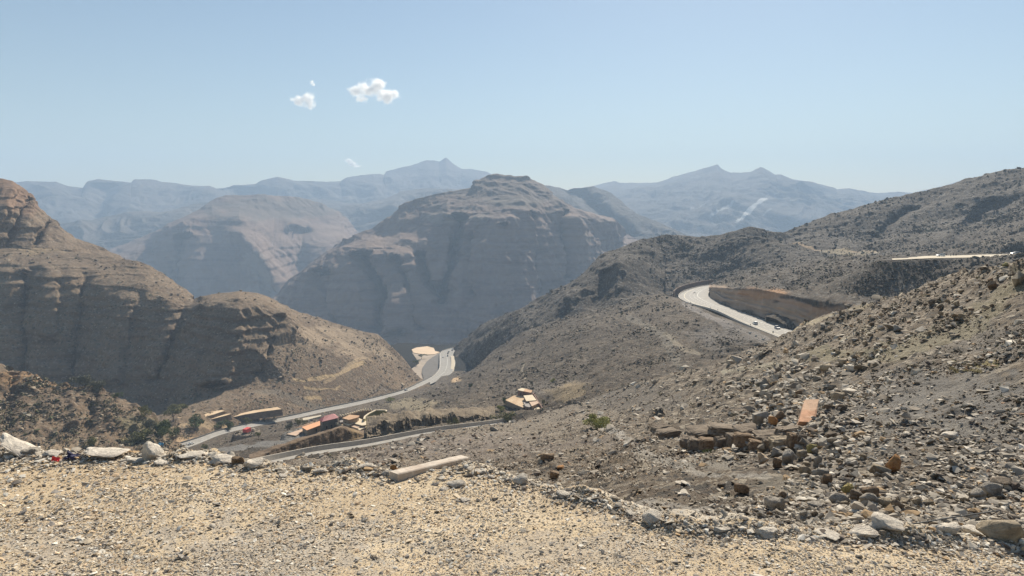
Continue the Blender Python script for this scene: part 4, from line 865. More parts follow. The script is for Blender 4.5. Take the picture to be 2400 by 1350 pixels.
def sample(layer, n, field=None, j1=None):
    """random places on the visible side of a layer, even in bearing; field(u,v)->probability"""
    L = LAY[layer]; P, pu, pv_ = L['P'], L['pu'], L['pv']
    A = np.abs((pv_[1:, :-1]-pv_[:-1, :-1])*(pu[:-1, 1:]-pu[:-1, :-1])); A = np.minimum(A, 30)
    u = pu[:-1, :-1]; v = pv_[:-1, :-1]; A = A*((u > -30) & (u < 2430) & (v < 1370))
    if field is not None: A = A*field(u, v)
    lamc = float(np.median(np.hypot(P[..., 0], P[..., 1])))*.07
    if layer != LEDGE: A = A*np.exp(1.9*fbm(P[:-1, :-1], lamc, 3, 33, .6))
    A = A.ravel(); A /= A.sum(); idx = rng.choice(len(A), n, p=A); i, j = np.unravel_index(idx, u.shape)
    a, b = rng.uniform(0, 1, n)[:, None], rng.uniform(0, 1, n)[:, None]
    p = (P[i, j]*(1-a)+P[i, j+1]*a)*(1-b)+(P[i+1, j]*(1-a)+P[i+1, j+1]*a)*b
    p = p[~near_road(p)]; m_ = len(p)
    if m_ < n: p = np.concatenate([p, p[rng.integers(0, m_, n-m_)]+np.array([.31, .17, 0])*.01*np.hypot(*p[0, :2])])
    return p, np.hypot(p[:, 0], p[:, 1])
def tints(n, pal, wts, jit=.12):
    pal = np.array(pal); k = rng.choice(len(pal), n, p=np.array(wts)/sum(wts)); t = pal[k]*(1+rng.normal(0, jit, (n, 1))); return np.clip(t, .01, .9)
GREYP = [(.34,.295,.235),(.25,.212,.165),(.46,.405,.325),(.15,.12,.095),(.42,.29,.165),(.56,.5,.41)]
CHIP = [(.55,.45,.32),(.42,.37,.3),(.62,.57,.48),(.32,.28,.235),(.5,.37,.24),(.15,.13,.11)]
def lognorm(n, lo, md, hi, s=.45): return np.clip(md*np.exp(rng.normal(0, s, n)), lo, hi)
# chips on the gravel ledge
n = 48000; f = lambda u, v: .45+.55*(np.sin(u*.011+v*.02)*np.sin(u*.004-v*.017+2) > -.15)
P, R = sample(LEDGE, n, f); px = lognorm(n, 2.2, 4.1, 16, .42)
scatter('gravel', P, px*R/F, rng.uniform(.25, .5, n), tints(n, CHIP, [5,4,3.2,2,2,.7]), 'loose stone chips covering the tan gravel ledge', sink=.1, tilt=.3)
n = 900; P, R = sample(LEDGE, n); px = lognorm(n, 8, 11, 24, .3)
scatter('gravel', P, px*R/F, rng.uniform(.3, .55, n), tints(n, CHIP, [4,4,3,3,1.5,2]), 'bigger flat stones scattered over the tan gravel ledge', sink=.15)
def edge_field(u, v): e = np.interp(u, *np.array(LEDGE_EDGE).T); return np.exp(-np.abs(v-e-8)/11.0)
n = 5000; P, R = sample(LEDGE, n, edge_field); px = lognorm(n, 4, 7.5, 22, .4)
scatter('rubble', P, px*R/F, rng.uniform(.4, .75, n), tints(n, GREYP+[(.6,.56,.48)], [3,3,3,2,1,2,2]), 'broken rubble along the lip of the gravel ledge')
# fan: stones everywhere, dense band in the gully
def band(u, v, pts, w, flat=1.6):
    S = np.stack([np.ravel(u), np.ravel(v)*flat], 1); best = np.full(len(S), 1e9)
    for a, b in zip(pts[:-1], pts[1:]):
        d, _ = seg_dist(S, np.array([a[0], a[1]*flat], float), np.array([b[0], b[1]*flat], float)); best = np.minimum(best, d)
    return np.exp(-(best/w)**2).reshape(np.shape(u))
GULLY = [(1900,900),(1850,960),(1870,1010),(1850,1060),(1920,1100),(1960,1160),(2080,1190),(2200,1170),(2330,1160)]
LIP = [(1500,1215),(1600,1215),(1720,1218),(1850,1215),(2000,1225),(2200,1225),(2420,1240)]
FF = lambda u, v: .18+1.2*band(u, v, GULLY, 130)+.9*band(u, v, LIP, 40)+.35*band(u, v, [(2000,960),(2200,1080),(2300,1100)], 160)
n = 19000; P, R = sample(FAN, n, FF); px = lognorm(n, 4, 7.5, 30, .5)
scatter('rubble', P, px*R/F, rng.uniform(.3, .65, n), tints(n, GREYP, [5,4,4,1.2,1,1.8]), 'grey rubble strewn over the rocky slope')
n = 1500; P, R = sample(FAN, n, lambda u, v: band(u, v, GULLY, 85)+.5*band(u, v, [(1980,1130),(2150,1180),(2330,1175)], 50)+.35*band(u, v, LIP, 26)); px = lognorm(n, 9, 14, 34, .38)
scatter('rubble', P, px*R/F, rng.uniform(.5, .85, n), tints(n, GREYP, [5,2.5,5,1,1,2.5]), 'pale broken blocks spilled down the gully of the rocky slope')
n = 17000; P, R = sample(FAN, n, lambda u, v: .5+band(u, v, [(700,1070),(1100,1060),(1400,1090)], 150)+.4*band(u, v, [(1900,800),(2300,700)], 200)); px = lognorm(n, 3, 5, 14, .4)
scatter('rubble', P, px*R/F, rng.uniform(.35, .75, n), tints(n, [(.21,.165,.118),(.14,.108,.08),(.3,.245,.18),(.28,.185,.12),(.42,.36,.28)], [4,4,3,1.5,1]), 'small dark stones covering the rocky slope')
# far slopes
for lay, n, nm, md in ((HILL, 12000, 'stones and boulders dotted over the middle hillside', 3.3), (RIDGE, 3500, 'boulders dotted over the dark ridge', 2.8), (BACKH, 4500, 'boulders dotted over the long dark hill', 3.0), (KNOB, 1500, 'boulders dotted over the dark knoll', 2.8), (PLAT, 4000, 'boulders dotted over the dark plateau', 3.0), (SPUR, 1600, 'boulders on the scrubby spur', 5), (LEFTM, 3000, 'fallen blocks on the brown spurs', 3.2)):
    fld = None
    if lay == HILL: fld = lambda u, v: 1-.9*band(u, v, [(480,1060),(600,1045),(740,1025)], 22)-.6*band(u, v, [(1610,715),(1700,760),(1790,800)], 16)
    if lay == PLAT: fld = lambda u, v: ((v < np.interp(u, [1560,1674,1780,1881,2000,2100], [675,672,676,697,711,740]))).astype(float)+.001
    if lay == LEFTM: fld = lambda u, v: .3+1.0*((u > 560) & (v > 790))+.4*(v > 990)
    P, R = sample(lay, n, fld); px = lognorm(n, 1.8, md, 13, .45)
    pal = [(.085,.064,.045),(.135,.104,.075),(.22,.178,.13),(.36,.3,.23),(.09,.085,.045)] if lay not in (LEFTM, SPUR) else [(.12,.09,.065),(.2,.155,.11),(.33,.26,.18),(.42,.36,.27),(.1,.1,.05)]
    if lay in (RIDGE, BACKH, KNOB, PLAT): pal = [tuple(x*.68 for x in p_) for p_ in pal]
    scatter('boulder_field', P, px*R/F, rng.uniform(.35, .8, n), tints(n, pal, [2.5,4,3,.8,.8]), nm)

# ------------------------------------------------------------------ single boulders: shared shapes
def stonemat(name, c, lam=.3, var=.28, veins=None, bump=.9):
    m = bpy.data.materials.new(name); m.use_nodes = True; nt = m.node_tree; bs = nt.nodes['Principled BSDF']; bs.inputs['Roughness'].default_value = .92; bs.inputs['Specular IOR Level'].default_value = .2
    co = N(nt, 'ShaderNodeTexCoord').outputs['Object']; n1 = noise(nt, co, 1/lam, 9, .7, .4); n2 = noise(nt, co, .35/lam, 4, .6)
    col = ramp(nt, n1.outputs[0], [(.32, tuple(x*(1-var) for x in c)), (.5, c), (.7, tuple(min(.85, x*(1+var)) for x in c))])
    col = mixc(nt, ramp(nt, n2.outputs[0], [(.47, (0,)*3), (.6, (.8,)*3)]), col, veins or tuple(x*.55 for x in c))
    nt.links.new(col, bs.inputs['Base Color']); b = N(nt, 'ShaderNodeBump'); b.inputs['Strength'].default_value = bump; b.inputs['Distance'].default_value = lam*.15; nt.links.new(n1.outputs[0], b.inputs['Height']); nt.links.new(b.outputs[0], bs.inputs['Normal'])
    return m
SM = dict(grey=stonemat('stone_grey', (.36,.32,.265)), dark=stonemat('stone_dark', (.22,.175,.13)), pale=stonemat('stone_pale', (.64,.57,.47), veins=(.46,.4,.33)), tan=stonemat('stone_tan', (.38,.31,.22)),
          orange=stonemat('stone_orange', (.42,.22,.09), veins=(.3,.15,.07)), brown=stonemat('stone_brown', (.24,.17,.11)), buff=stonemat('stone_buff', (.52,.38,.24), veins=(.6,.5,.38)), slab=stonemat('stone_slab', (.5,.28,.17), veins=(.55,.38,.26)), green=stonemat('stone_ochre', (.4,.33,.14)))
PROTO = {}; MARKS = []
def proto(i, kind, col):
    k = (i, kind, col)
    if k in PROTO: return PROTO[k]
    if kind == 'big': bm = hull(300+i, 15, bevel=.10, detail=2, amp=.19, box=.25)
    elif kind == 'round': bm = hull(340+i, 26, bevel=.12, detail=1, amp=.1)
    elif kind == 'blocky': bm = hull(380+i, 16, bevel=.08, detail=1, amp=.05, box=.8)
    elif kind == 'cube':
        bm = bmesh.new(); bmesh.ops.create_cube(bm, size=1.8); rj = random.Random(i)
        for v_ in bm.verts: v_.co *= rj.uniform(.9, 1.1)
        bmesh.ops.bevel(bm, geom=bm.edges[:], offset=.42, segments=2, profile=.6, affect='EDGES', clamp_overlap=True); bmesh.ops.subdivide_edges(bm, edges=bm.edges[:], cuts=2, use_grid_fill=True)
        V = np.array([v_.co[:] for v_ in bm.verts]); dn_ = fbm(V+i*3.3, 1.1, 5, i+3, .6)*.24
        for v_, a_ in zip(bm.verts, dn_): v_.co *= 1+a_
        bmesh.ops.triangulate(bm, faces=bm.faces[:])
    elif kind == 'jag': bm = hull(400+i, 11, bevel=.04, detail=2, amp=.26)
    else: bm = hull(420+i, 13, bevel=.07, detail=0, amp=.04, box=.3)
    me = bpy.data.meshes.new('boulder'); bm.to_mesh(me); bm.free(); me.materials.append(SM[col])
    if kind in ('big', 'round', 'jag'): me.polygons.foreach_set('use_smooth', np.ones(len(me.polygons), bool))
    PROTO[k] = me; return me
def boulder(lay, u, v, wpx, hpx, kind, col, lab, group=None, name='boulder', depth=None, rz=None, tilt=(0, 0), i=None, sink=None):
    """(u, v) is the middle of the foot line of the stone"""
    if sink is None: sink = .42 if lay == LEDGE and group is None else .18
    p = hit(lay, u, v); R = math.hypot(p[0], p[1]); W, H = wpx*R/F, hpx*R/F
    if lay == LEDGE: H *= .8; W *= .86
    if lab and group is None: MARKS.append((u, v, lab))
    me = proto(i if i is not None else random.randrange(5), kind, col); o = bpy.data.objects.new(name, me); COL.objects.link(o)
    dp = depth if depth else W*random.uniform(.6, .95)
    o.scale = (W/2, dp/2, H/2*1.25); o.rotation_euler = (tilt[0], tilt[1], rz if rz is not None else random.uniform(-.5, .5))
    o.location = (p[0], p[1]+dp*.2, p[2]+H/2*(1-sink)); tag(o, lab, 'rock', group); return o
B = boulder
B(LEDGE, 28, 1063, 120, 44, 'jag', 'pale', 'large pale slanting rock at the far left end of the ledge', tilt=(0, .35), i=1)
B(LEDGE, 62, 1064, 56, 22, 'big', 'grey', 'rock with a dark side beside the pale slanting rock', i=2)
B(LEDGE, 108, 1066, 60, 12, 'big', 'pale', 'low pale stone left of the red litter')
B(LEDGE, 230, 1072, 112, 30, 'jag', 'pale', 'broad whitish rock right of the red litter', i=1)
B(LEDGE, 345, 1076, 84, 46, 'big', 'pale', 'tilted grey-white boulder standing out against the bushes', tilt=(.1, .45), i=3)
B(LEDGE, 318, 1080, 70, 14, 'big', 'pale', 'low white stone at the foot of the tilted boulder', i=0)
B(LEDGE, 378, 1084, 60, 10, 'big', 'pale', 'flat white stone right of the tilted boulder')
B(LEDGE, 447, 1074, 80, 16, 'big', 'pale', 'long whitish rock on the lip below the lay-by')
B(LEDGE, 505, 1086, 100, 22, 'big', 'pale', 'whitish bedrock hump left of the triangular rock', i=4)
B(LEDGE, 550, 1084, 46, 24, 'big', 'brown', 'dark brown boulder against the triangular pale rock', i=2)
B(LEDGE, 592, 1094, 62, 36, 'jag', 'pale', 'triangular pale rock at the left end of the parapet', i=3)
B(LEDGE, 655, 1117, 40, 10, 'big', 'pale', 'flat white stone on the gravel under the parapet')
B(LEDGE, 718, 1100, 36, 24, 'jag', 'grey', 'jagged grey rock on the lip in the middle', i=2)
B(LEDGE, 750, 1106, 44, 16, 'big', 'pale', 'pale wedge of rock right of the jagged grey one')
B(LEDGE, 858, 1096, 52, 16, 'big', 'pale', 'long pale stone in the rubble left of the orange stone')
B(LEDGE, 925, 1103, 30, 25, 'jag', 'orange', 'orange stone at the left end of the concrete beam', i=0)
B(LEDGE, 903, 1110, 28, 17, 'round', 'pale', 'oval white stone in front of the orange stone')
B(LEDGE, 880, 1114, 24, 14, 'round', 'grey', 'grey stone left of the oval white stone')
B(LEDGE, 942, 1104, 34, 12, 'big', 'pale', 'pale stone between orange stone and beam')
B(LEDGE, 1070, 1137, 66, 20, 'round', 'pale', 'smooth white rock half buried below the beam')
B(LEDGE, 1040, 1146, 30, 8, 'round', 'pale', 'small white stone below the beam')
B(LEDGE, 1122, 1108, 44, 16, 'big', 'pale', 'pale rock just right of the beam')
B(LEDGE, 1150, 1118, 30, 10, 'big', 'pale', 'flat pale stone between the beam and the rounded rock')
B(LEDGE, 1222, 1130, 52, 32, 'round', 'pale', 'rounded pale boulder on the lip right of the beam')
B(LEDGE, 1085, 1172, 40, 8, 'round', 'pale', 'white stone sunk in the gravel below the beam')
B(LEDGE, 1322, 1160, 62, 17, 'big', 'pale', 'pale ridge of rock on the curve of the lip')
B(LEDGE, 1385, 1178, 56, 12, 'big', 'pale', 'second low pale ridge further down the lip')
B(LEDGE, 1530, 1218, 66, 32, 'round', 'pale', 'smooth cream boulder beside the red and white litter', i=3)
B(LEDGE, 1475, 1206, 40, 12, 'big', 'pale', 'small pale rock left of the smooth cream boulder')
B(LEDGE, 1695, 1240, 60, 18, 'jag', 'pale', 'pale flaky rock on the lip in the right half')
B(LEDGE, 1800, 1254, 70, 30, 'jag', 'pale', 'whitish angular rock on the lip below the brown boulder', i=4)
B(LEDGE, 1945, 1262, 90, 12, 'big', 'pale', 'long white stone lying along the lip')
B(LEDGE, 2030, 1252, 80, 22, 'jag', 'pale', 'flat white rock in front of the humped pale boulder')
B(LEDGE, 2075, 1240, 112, 34, 'big', 'pale', 'humped pale boulder at the left end of the black cable', i=4)
B(LEDGE, 2225, 1246, 84, 30, 'big', 'pale', 'mottled white boulder under the black cable', i=0)
B(LEDGE, 2130, 1264, 76, 9, 'big', 'pale', 'narrow flat white stone below the cable')
B(LEDGE, 2068, 1279, 34, 9, 'big', 'pale', 'small white stone on the gravel at the lower right')
B(LEDGE, 2362, 1262, 108, 50, 'round', 'tan', 'big rounded tan boulder at the right edge', tilt=(0, -.25), i=2)
B(LEDGE, 2290, 1250, 70, 16, 'big', 'pale', 'low white rock left of the big tan boulder')
B(FAN, 1780, 993, 46, 30, 'blocky', 'grey', 'grey block left of the reddish stone above the ledge outcrop', i=1)
B(FAN, 1812, 992, 27, 22, 'blocky', 'orange', 'reddish stone right of the grey block')
B(FAN, 1833, 985, 26, 24, 'big', 'brown', 'brown angular stone below the sandstone slab tip')
B(FAN, 2095, 1104, 40, 34, 'round', 'orange', 'upright orange-brown boulder casting a shadow to the right', i=1)
B(FAN, 2064, 1112, 48, 24, 'blocky', 'tan', 'tilted tan block leaning by the orange-brown boulder', tilt=(0, .4))
B(FAN, 1743, 1152, 46, 24, 'blocky', 'brown', 'lone ochre boulder on the pale ground', i=3)
B(FAN, 1695, 1139, 24, 11, 'blocky', 'dark', 'small dark block left of the lone ochre boulder')
B(FAN, 1850, 1086, 40, 33, 'big', 'grey', 'large grey boulder below the right end of the layered outcrop', i=1)
B(FAN, 1787, 1086, 34, 28, 'big', 'buff', 'buff and grey split boulder below the layered outcrop', i=4)
B(FAN, 1822, 1096, 28, 22, 'big', 'brown', 'pinkish stone right of the split boulder')
B(FAN, 1815, 1071, 34, 22, 'big', 'grey', 'flat grey boulder behind the split boulder')
B(FAN, 1880, 1070, 28, 18, 'blocky', 'tan', 'tan block right of the large grey boulder')
B(FAN, 1915, 1092, 24, 32, 'big', 'grey', 'standing grey wedge in the gully stones', i=0)
B(FAN, 1886, 1110, 34, 20, 'blocky', 'tan', 'tan cuboid stone below the grey wedge')
B(FAN, 1923, 1118, 44, 26, 'big', 'grey', 'broad grey stone in the middle of the gully')
B(FAN, 1936, 1134, 30, 26, 'blocky', 'brown', 'brown cube of stone in the gully')
B(FAN, 1904, 1058, 26, 24, 'big', 'green', 'stone with an ochre face in the gully')
B(FAN, 1985, 1158, 26, 28, 'jag', 'green', 'ochre streaked slab standing in the gully')
B(FAN, 1966, 1180, 44, 24, 'round', 'grey', 'oval grey boulder at the edge of the bare ground', i=4)
B(FAN, 2043, 1163, 48, 26, 'blocky', 'brown', 'brown flat topped block in the gully')
B(FAN, 2010, 1170, 34, 22, 'big', 'dark', 'dark stone between the oval boulder and brown block')
B(FAN, 2045, 1184, 44, 28, 'big', 'grey', 'grey lump below the brown flat topped block')
B(FAN, 2082, 1188, 36, 22, 'big', 'tan', 'tan stone right of the grey lump')
B(FAN, 2105, 1196, 36, 26, 'big', 'dark', 'dark angular stone low in the gully')
B(FAN, 1815, 1196, 54, 36, 'big', 'grey', 'pointed grey boulder above the pebble row', i=2)
B(FAN, 1832, 1166, 20, 14, 'round', 'brown', 'small brown stone on top of the pointed boulder slope')
B(FAN, 1912, 1188, 40, 14, 'big', 'grey', 'flat grey stone right of the pointed boulder')
B(FAN, 2335, 1163, 42, 28, 'round', 'grey', 'rounded blue-grey boulder near the right edge', i=2)
B(FAN, 2358, 1144, 46, 18, 'blocky', 'dark', 'dark block with a pale top near the right edge')
B(FAN, 2300, 1170, 40, 24, 'big', 'grey', 'tilted stone left of the rounded blue-grey boulder')
B(FAN, 2325, 678, 21, 20, 'blocky', 'brown', 'cube shaped boulder high on the right slope', i=2, rz=.2)
B(FAN, 2385, 667, 34, 22, 'blocky', 'tan', 'leaning slab boulder at the upper right edge', tilt=(0, -.5), i=1)
B(FAN, 2230, 1022, 36, 12, 'blocky', 'pale', 'flat cream stone on the dark gravel', i=0)
B(FAN, 2353, 623, 12, 8, 'round', 'green', 'small yellowish boulder below the lay-by road')
B(FAN, 2143, 858, 14, 8, 'blocky', 'tan', 'small tan stone on the dark gravel shoulder')
B(FAN, 1938, 868, 32, 20, 'big', 'tan', 'tan boulder on the crest above the dark gravel', i=2)
B(FAN, 1975, 852, 26, 14, 'big', 'tan', 'smaller tan boulder right of the crest boulder')
B(FAN, 2102, 776, 26, 14, 'big', 'grey', 'grey boulder on the upper slope')
B(FAN, 2182, 711, 16, 10, 'round', 'dark', 'dark round stone near the crest of the slope')
B(FAN, 2010, 672+60, 24, 9, 'round', 'tan', 'pale tan boulder on the slope crest against the dark plateau')
B(FAN, 1285, 1075, 42, 20, 'big', 'brown', 'brown hump of rock in the scree', i=0)
B(FAN, 1310, 1098, 22, 9, 'blocky', 'orange', 'thin orange stone in the scree below the brown hump')
B(FAN, 1300, 1120, 34, 18, 'big', 'brown', 'brown lump above the rounded pale boulder', i=3)
B(FAN, 1970, 935, 34, 20, 'big', 'tan', 'tan stone uphill of the sandstone slab')
B(FAN, 1735, 1008, 40, 12, 'big', 'tan', 'long tan stone left of the grey block')
B(FAN, 1488, 1146, 16, 12, 'blocky', 'pale', 'white cube of stone in the scree')
B(FAN, 1465, 1189, 22, 12, 'blocky', 'dark', 'dark stone left of the red and white litter')
B(FAN, 1497, 1193, 26, 14, 'big', 'grey', 'grey stone under the red and white litter')
for k, (u_, v_, w_, h_) in enumerate([(1088,802+60,8,4),(1758,778,8,5),(1772,784,6,4),(1792,793,7,4)][1:]):
    B(HILL, u_, v_, w_, h_, 'round', 'pale', ['leftmost', 'middle', 'rightmost'][k]+' of three white stones beside the near edge of the pass road')
# sandstone slab, built as a long cracked plank of rock
p = hit(FAN, 1890, 992); R = math.hypot(p[0], p[1]); me = bpy.data.meshes.new('sandstone_slab'); q = []
q = PR(np.array([1872,1897,1906,1912,1919,1886]), np.array([996,997,986,985,943,944]), np.array([0, 0, 1.0, 1.2, 3.2, 3.4])*R/40+R); th_ = .35*R/40
v = [tuple(x+np.array([0, 0, .15])) for x in q]+[tuple(x-np.array([0, -.3, th_*1.4])) for x in q]; m_ = len(q)
me.from_pydata(v, [], [tuple(range(m_)), tuple(range(2*m_-1, m_-1, -1))]+[(i, i+m_, (i+1) % m_+m_, (i+1) % m_) for i in range(m_)]); me.update()
tag(link('sandstone_slab', me, SM['slab']), 'long orange-pink sandstone slab lying up the slope', 'rock')
# layered outcrop: rounded blocks side by side
oc = empty('rock_outcrop', hit(FAN, 1760, 1050)); tag(oc, 'layered dark rock outcrop of rounded blocks across the slope', 'rock outcrop')
for (u_, v_, w_, h_, k) in [(1608,1046,34,22,'dark'),(1632,1050,36,22,'dark'),(1662,1052,34,22,'brown'),(1690,1046,26,22,'dark'),(1718,1040,30,24,'dark'),(1745,1050,38,24,'brown'),(1776,1054,34,22,'brown'),(1800,1052,26,20,'dark'),(1830,1050,48,24,'tan'),(1862,1044,30,24,'brown'),(1880,1036,22,20,'dark'),
                            (1650,1024,60,18,'dark'),(1700,1020,54,18,'dark'),(1570,1022,44,16,'dark'),(1545,1010,36,12,'dark'),(1755,1018,48,18,'dark'),(1800,1030,60,16,'dark'),(1850,1018,50,14,'dark')]:
    b_ = B(FAN, u_, v_, w_*1.06, h_*1.1, 'cube', k, None, name='block', depth=None, sink=.25); b_.rotation_euler = (random.uniform(-.12, .12), random.uniform(-.15, .15), random.uniform(-.4, .4)); b_.scale = tuple(s_*k_ for s_, k_ in zip(b_.scale, (1.12, 1.1, 1.0)))
    b_.parent = oc; b_.location = b_.location-oc.location
    for key in ('label', 'category'):
        if key in b_: del b_[key]
# the many alike stones of the gully band and the pebble row
zones = [([(1800,975),(1850,960),(1960,930)], 50, 46, 'grey', 'grey stone in the cluster around the sandstone slab', 'stones around the sandstone slab', (11, 26)),
         ([(1900,1000),(1960,1080),(2000,1140)], 60, 80, 'grey', 'grey angular stone of the gully band below the sandstone slab', 'stones of the gully band', (11, 28)),
         ([(1990,1165),(2100,1185),(2250,1175),(2350,1165)], 26, 50, 'tan', 'tan stone in the row above the pale lip on the right', 'stones above the pale lip', (12, 30)),
         ([(1560,1210),(1700,1205),(1850,1208),(1960,1212)], 16, 44, 'grey', 'rounded stone in the row along the foot of the scree', 'row of stones at the foot of the scree', (13, 26)),
         ([(2000,1010),(2200,1060),(2300,1090)], 70, 34, 'grey', 'loose stone on the dark gravel fan', 'loose stones on the dark gravel fan', (10, 18)),
         ([(1900,820),(2100,770),(2300,700)], 60, 40, 'tan', 'tan stone on the upper right slope', 'stones on the upper right slope', (9, 20))]
rr = random.Random(5)
for pts, wd, cnt, col, lab, grp, (s0, s1) in zones:
    for i in range(cnt):
        t = rr.random()*(len(pts)-1); k = int(t); a, b = pts[k], pts[k+1]; f_ = t-k
        u_ = a[0]+(b[0]-a[0])*f_+rr.gauss(0, wd*.8); v_ = a[1]+(b[1]-a[1])*f_+rr.gauss(0, wd*.35)
        w_ = s0+(s1-s0)*rr.random()**2.2; c_ = col if rr.random() < .62 else rr.choice(['grey', 'tan', 'dark', 'pale', 'brown'])
        near = min((m for m in MARKS if len(m[2].split()) < 9), key=lambda m: (m[0]-u_)**2+4*(m[1]-v_)**2); du, dv = u_-near[0], v_-near[1]
        side = ('right of' if du > 0 else 'left of') if abs(du) > 1.2*abs(dv) else ('uphill of' if dv < 0 else 'downhill of')
        far = 'close ' if math.hypot(du, dv) < 34 else ''
        nl = ' '.join(near[2].split()[:6]).rsplit(' in', 1)[0]
        nm_ = near[2]; cw_ = {'grey': 'grey', 'tan': 'tan', 'dark': 'dark', 'pale': 'whitish', 'brown': 'brown'}[c_]
        sz_ = 'small ' if w_ < s0+(s1-s0)*.12 else ('large ' if w_ > s0+(s1-s0)*.5 else '')
        hr_ = rr.uniform(.42, .78); sh_ = 'flat ' if hr_ < .52 else ('chunky ' if hr_ > .68 else '')
        o = B(FAN, min(2405, u_), v_, w_, w_*hr_, 'std', c_, '%s%s%s stone %s%s the %s' % (sz_, sh_, cw_, far, side, nm_), grp, name='stone')

# ------------------------------------------------------------------ concrete beam, cable, litter
a = PR(922, 1117, 8.3); b = PR(1089, 1077, 9.3); ax = (b-a); Lb = np.linalg.norm(ax)
bm = bmesh.new(); nx = 28
secs = []
for i in range(nx+1):
    x = Lb*i/nx; w2, h2 = .082, .054; jit = random.uniform(-.003, .003)
    prof = [(-w2, -h2), (-w2+.0, h2-.012), (-w2+.012, h2), (w2-.012, h2+jit), (w2, h2-.012), (w2, -h2)]
    if i in (0, nx): prof = [(y*.93, z*.9) for y, z in prof]
    secs.append([bm.verts.new((x+random.uniform(-.002, .002), y, z)) for y, z in prof])
for s0, s1 in zip(secs[:-1], secs[1:]):
    for k in range(6): bm.faces.new((s0[k], s1[k], s1[(k+1) % 6], s0[(k+1) % 6]))
bm.faces.new(secs[0][::-1]); bm.faces.new(secs[-1]); bmesh.ops.recalc_face_normals(bm, faces=bm.faces); me = bpy.data.meshes.new('concrete_beam'); bm.to_mesh(me); bm.free()
M_beam = stonemat('beam_concrete', (.52,.45,.37), lam=.1, var=.2, veins=(.42,.34,.27), bump=.6)
o = link('concrete_beam', me, M_beam); X = Vector(tuple(ax)).normalized(); Yv = Vector((0, 0, 1)).cross(X).normalized(); Zv = X.cross(Yv)
o.matrix_world = Matrix(((X.x, Yv.x, Zv.x, a[0]), (X.y, Yv.y, Zv.y, a[1]), (X.z, Yv.z, Zv.z, a[2]), (0, 0, 0, 1))); tag(o, 'long square-edged concrete beam lying across the lip of the ledge', 'beam')
# cable
def tube(name, pts, r, mat, parent=None, seg=6):
    pts = [Vector(tuple(p)) for p in pts]; bm = bmesh.new(); rings = []
    for i, p in enumerate(pts):
        t = (pts[min(i+1, len(pts)-1)]-pts[max(i-1, 0)]).normalized(); s = t.cross(Vector((0, 0, 1)));
        if s.length < .01: s = Vector((1, 0, 0))
        s.normalize(); q = s.cross(t); rr_ = r[i] if isinstance(r, (list, tuple)) else r
        rings.append([bm.verts.new(p+(s*math.cos(k*2*math.pi/seg)+q*math.sin(k*2*math.pi/seg))*rr_) for k in range(seg)])
    for a_, b_ in zip(rings[:-1], rings[1:]):
        for k in range(seg): bm.faces.new((a_[k], a_[(k+1) % seg], b_[(k+1) % seg], b_[k]))
    bm.faces.new(rings[0][::-1]); bm.faces.new(rings[-1]); me = bpy.data.meshes.new(name); bm.to_mesh(me); bm.free(); return link(name, me, mat, parent)
us = np.linspace(2128, 2345, 24); vs = np.interp(us, [2128,2160,2230,2300,2345], [1229,1225,1213,1203,1196])
Rc = np.hypot(*hit(LEDGE, 2128, 1235)[:2]); Rs = np.linspace(Rc+.1, Rc+1.3, 24); tube('cable', PR(us, vs, Rs), .007, plain('black_rubber', (.03,.03,.03), .6, .1, 1, 0))
tag(bpy.data.objects['cable'], 'thin black cable stretched over the pale boulders on the right', 'cable')
def crumple(name, lay, u, v, wpx, mat, lab, cat, sd=1, hpx=None):
    p = hit(lay, u, v); R = math.hypot(p[0], p[1]); W = wpx*R/F; bm = bmesh.new(); bmesh.ops.create_grid(bm, x_segments=7, y_segments=5, size=.5)
    V = np.array([q.co[:] for q in bm.verts]); n_ = vnoise(V, .35, sd); m_ = vnoise(V, .2, sd+3)
    for q, a_, b_ in zip(bm.verts, n_, m_): q.co = (q.co.x*W*(1+.2*b_), q.co.y*W*.7, (abs(a_)*.55+.15)*W)
    r_ = bmesh.ops.solidify(bm, geom=bm.faces[:], thickness=.003); me = bpy.data.meshes.new(name); bm.to_mesh(me); bm.free(); o = link(name, me, mat); o.location = (p[0], p[1], p[2]+.01); o.rotation_euler = (.5, .1, random.uniform(-.4, .4)); tag(o, lab, cat); return o
M_redp = plain('red_plastic', (.75,.06,.06), .5, .1, .1, 0); M_whp = plain('white_plastic', (.75,.73,.7), .5, .05, .1, 0); M_blp = plain('dark_blue_cloth', (.04,.04,.09), .8, .2, .1, .2); M_cyp = plain('blue_tarp', (.08,.28,.42), .6, .15, 1, .1)
crumple('plastic_scrap', LEDGE, 130, 1077, 14, M_redp, 'crumpled red plastic scrap on the gravel at left', 'litter', 3)
crumple('cloth_scrap', LEDGE, 172, 1073, 26, M_blp, 'dark blue cloth scrap right of the red plastic', 'litter', 5)
crumple('plastic_scrap', FAN, 1503, 1186, 12, M_redp, 'small red wrapper among stones beside the cream boulder', 'litter', 7)
crumple('tarpaulin', SPUR, 376, 1040, 12, M_cyp, 'blue tarpaulin scrap among the bushes by the highway', 'tarpaulin', 8)

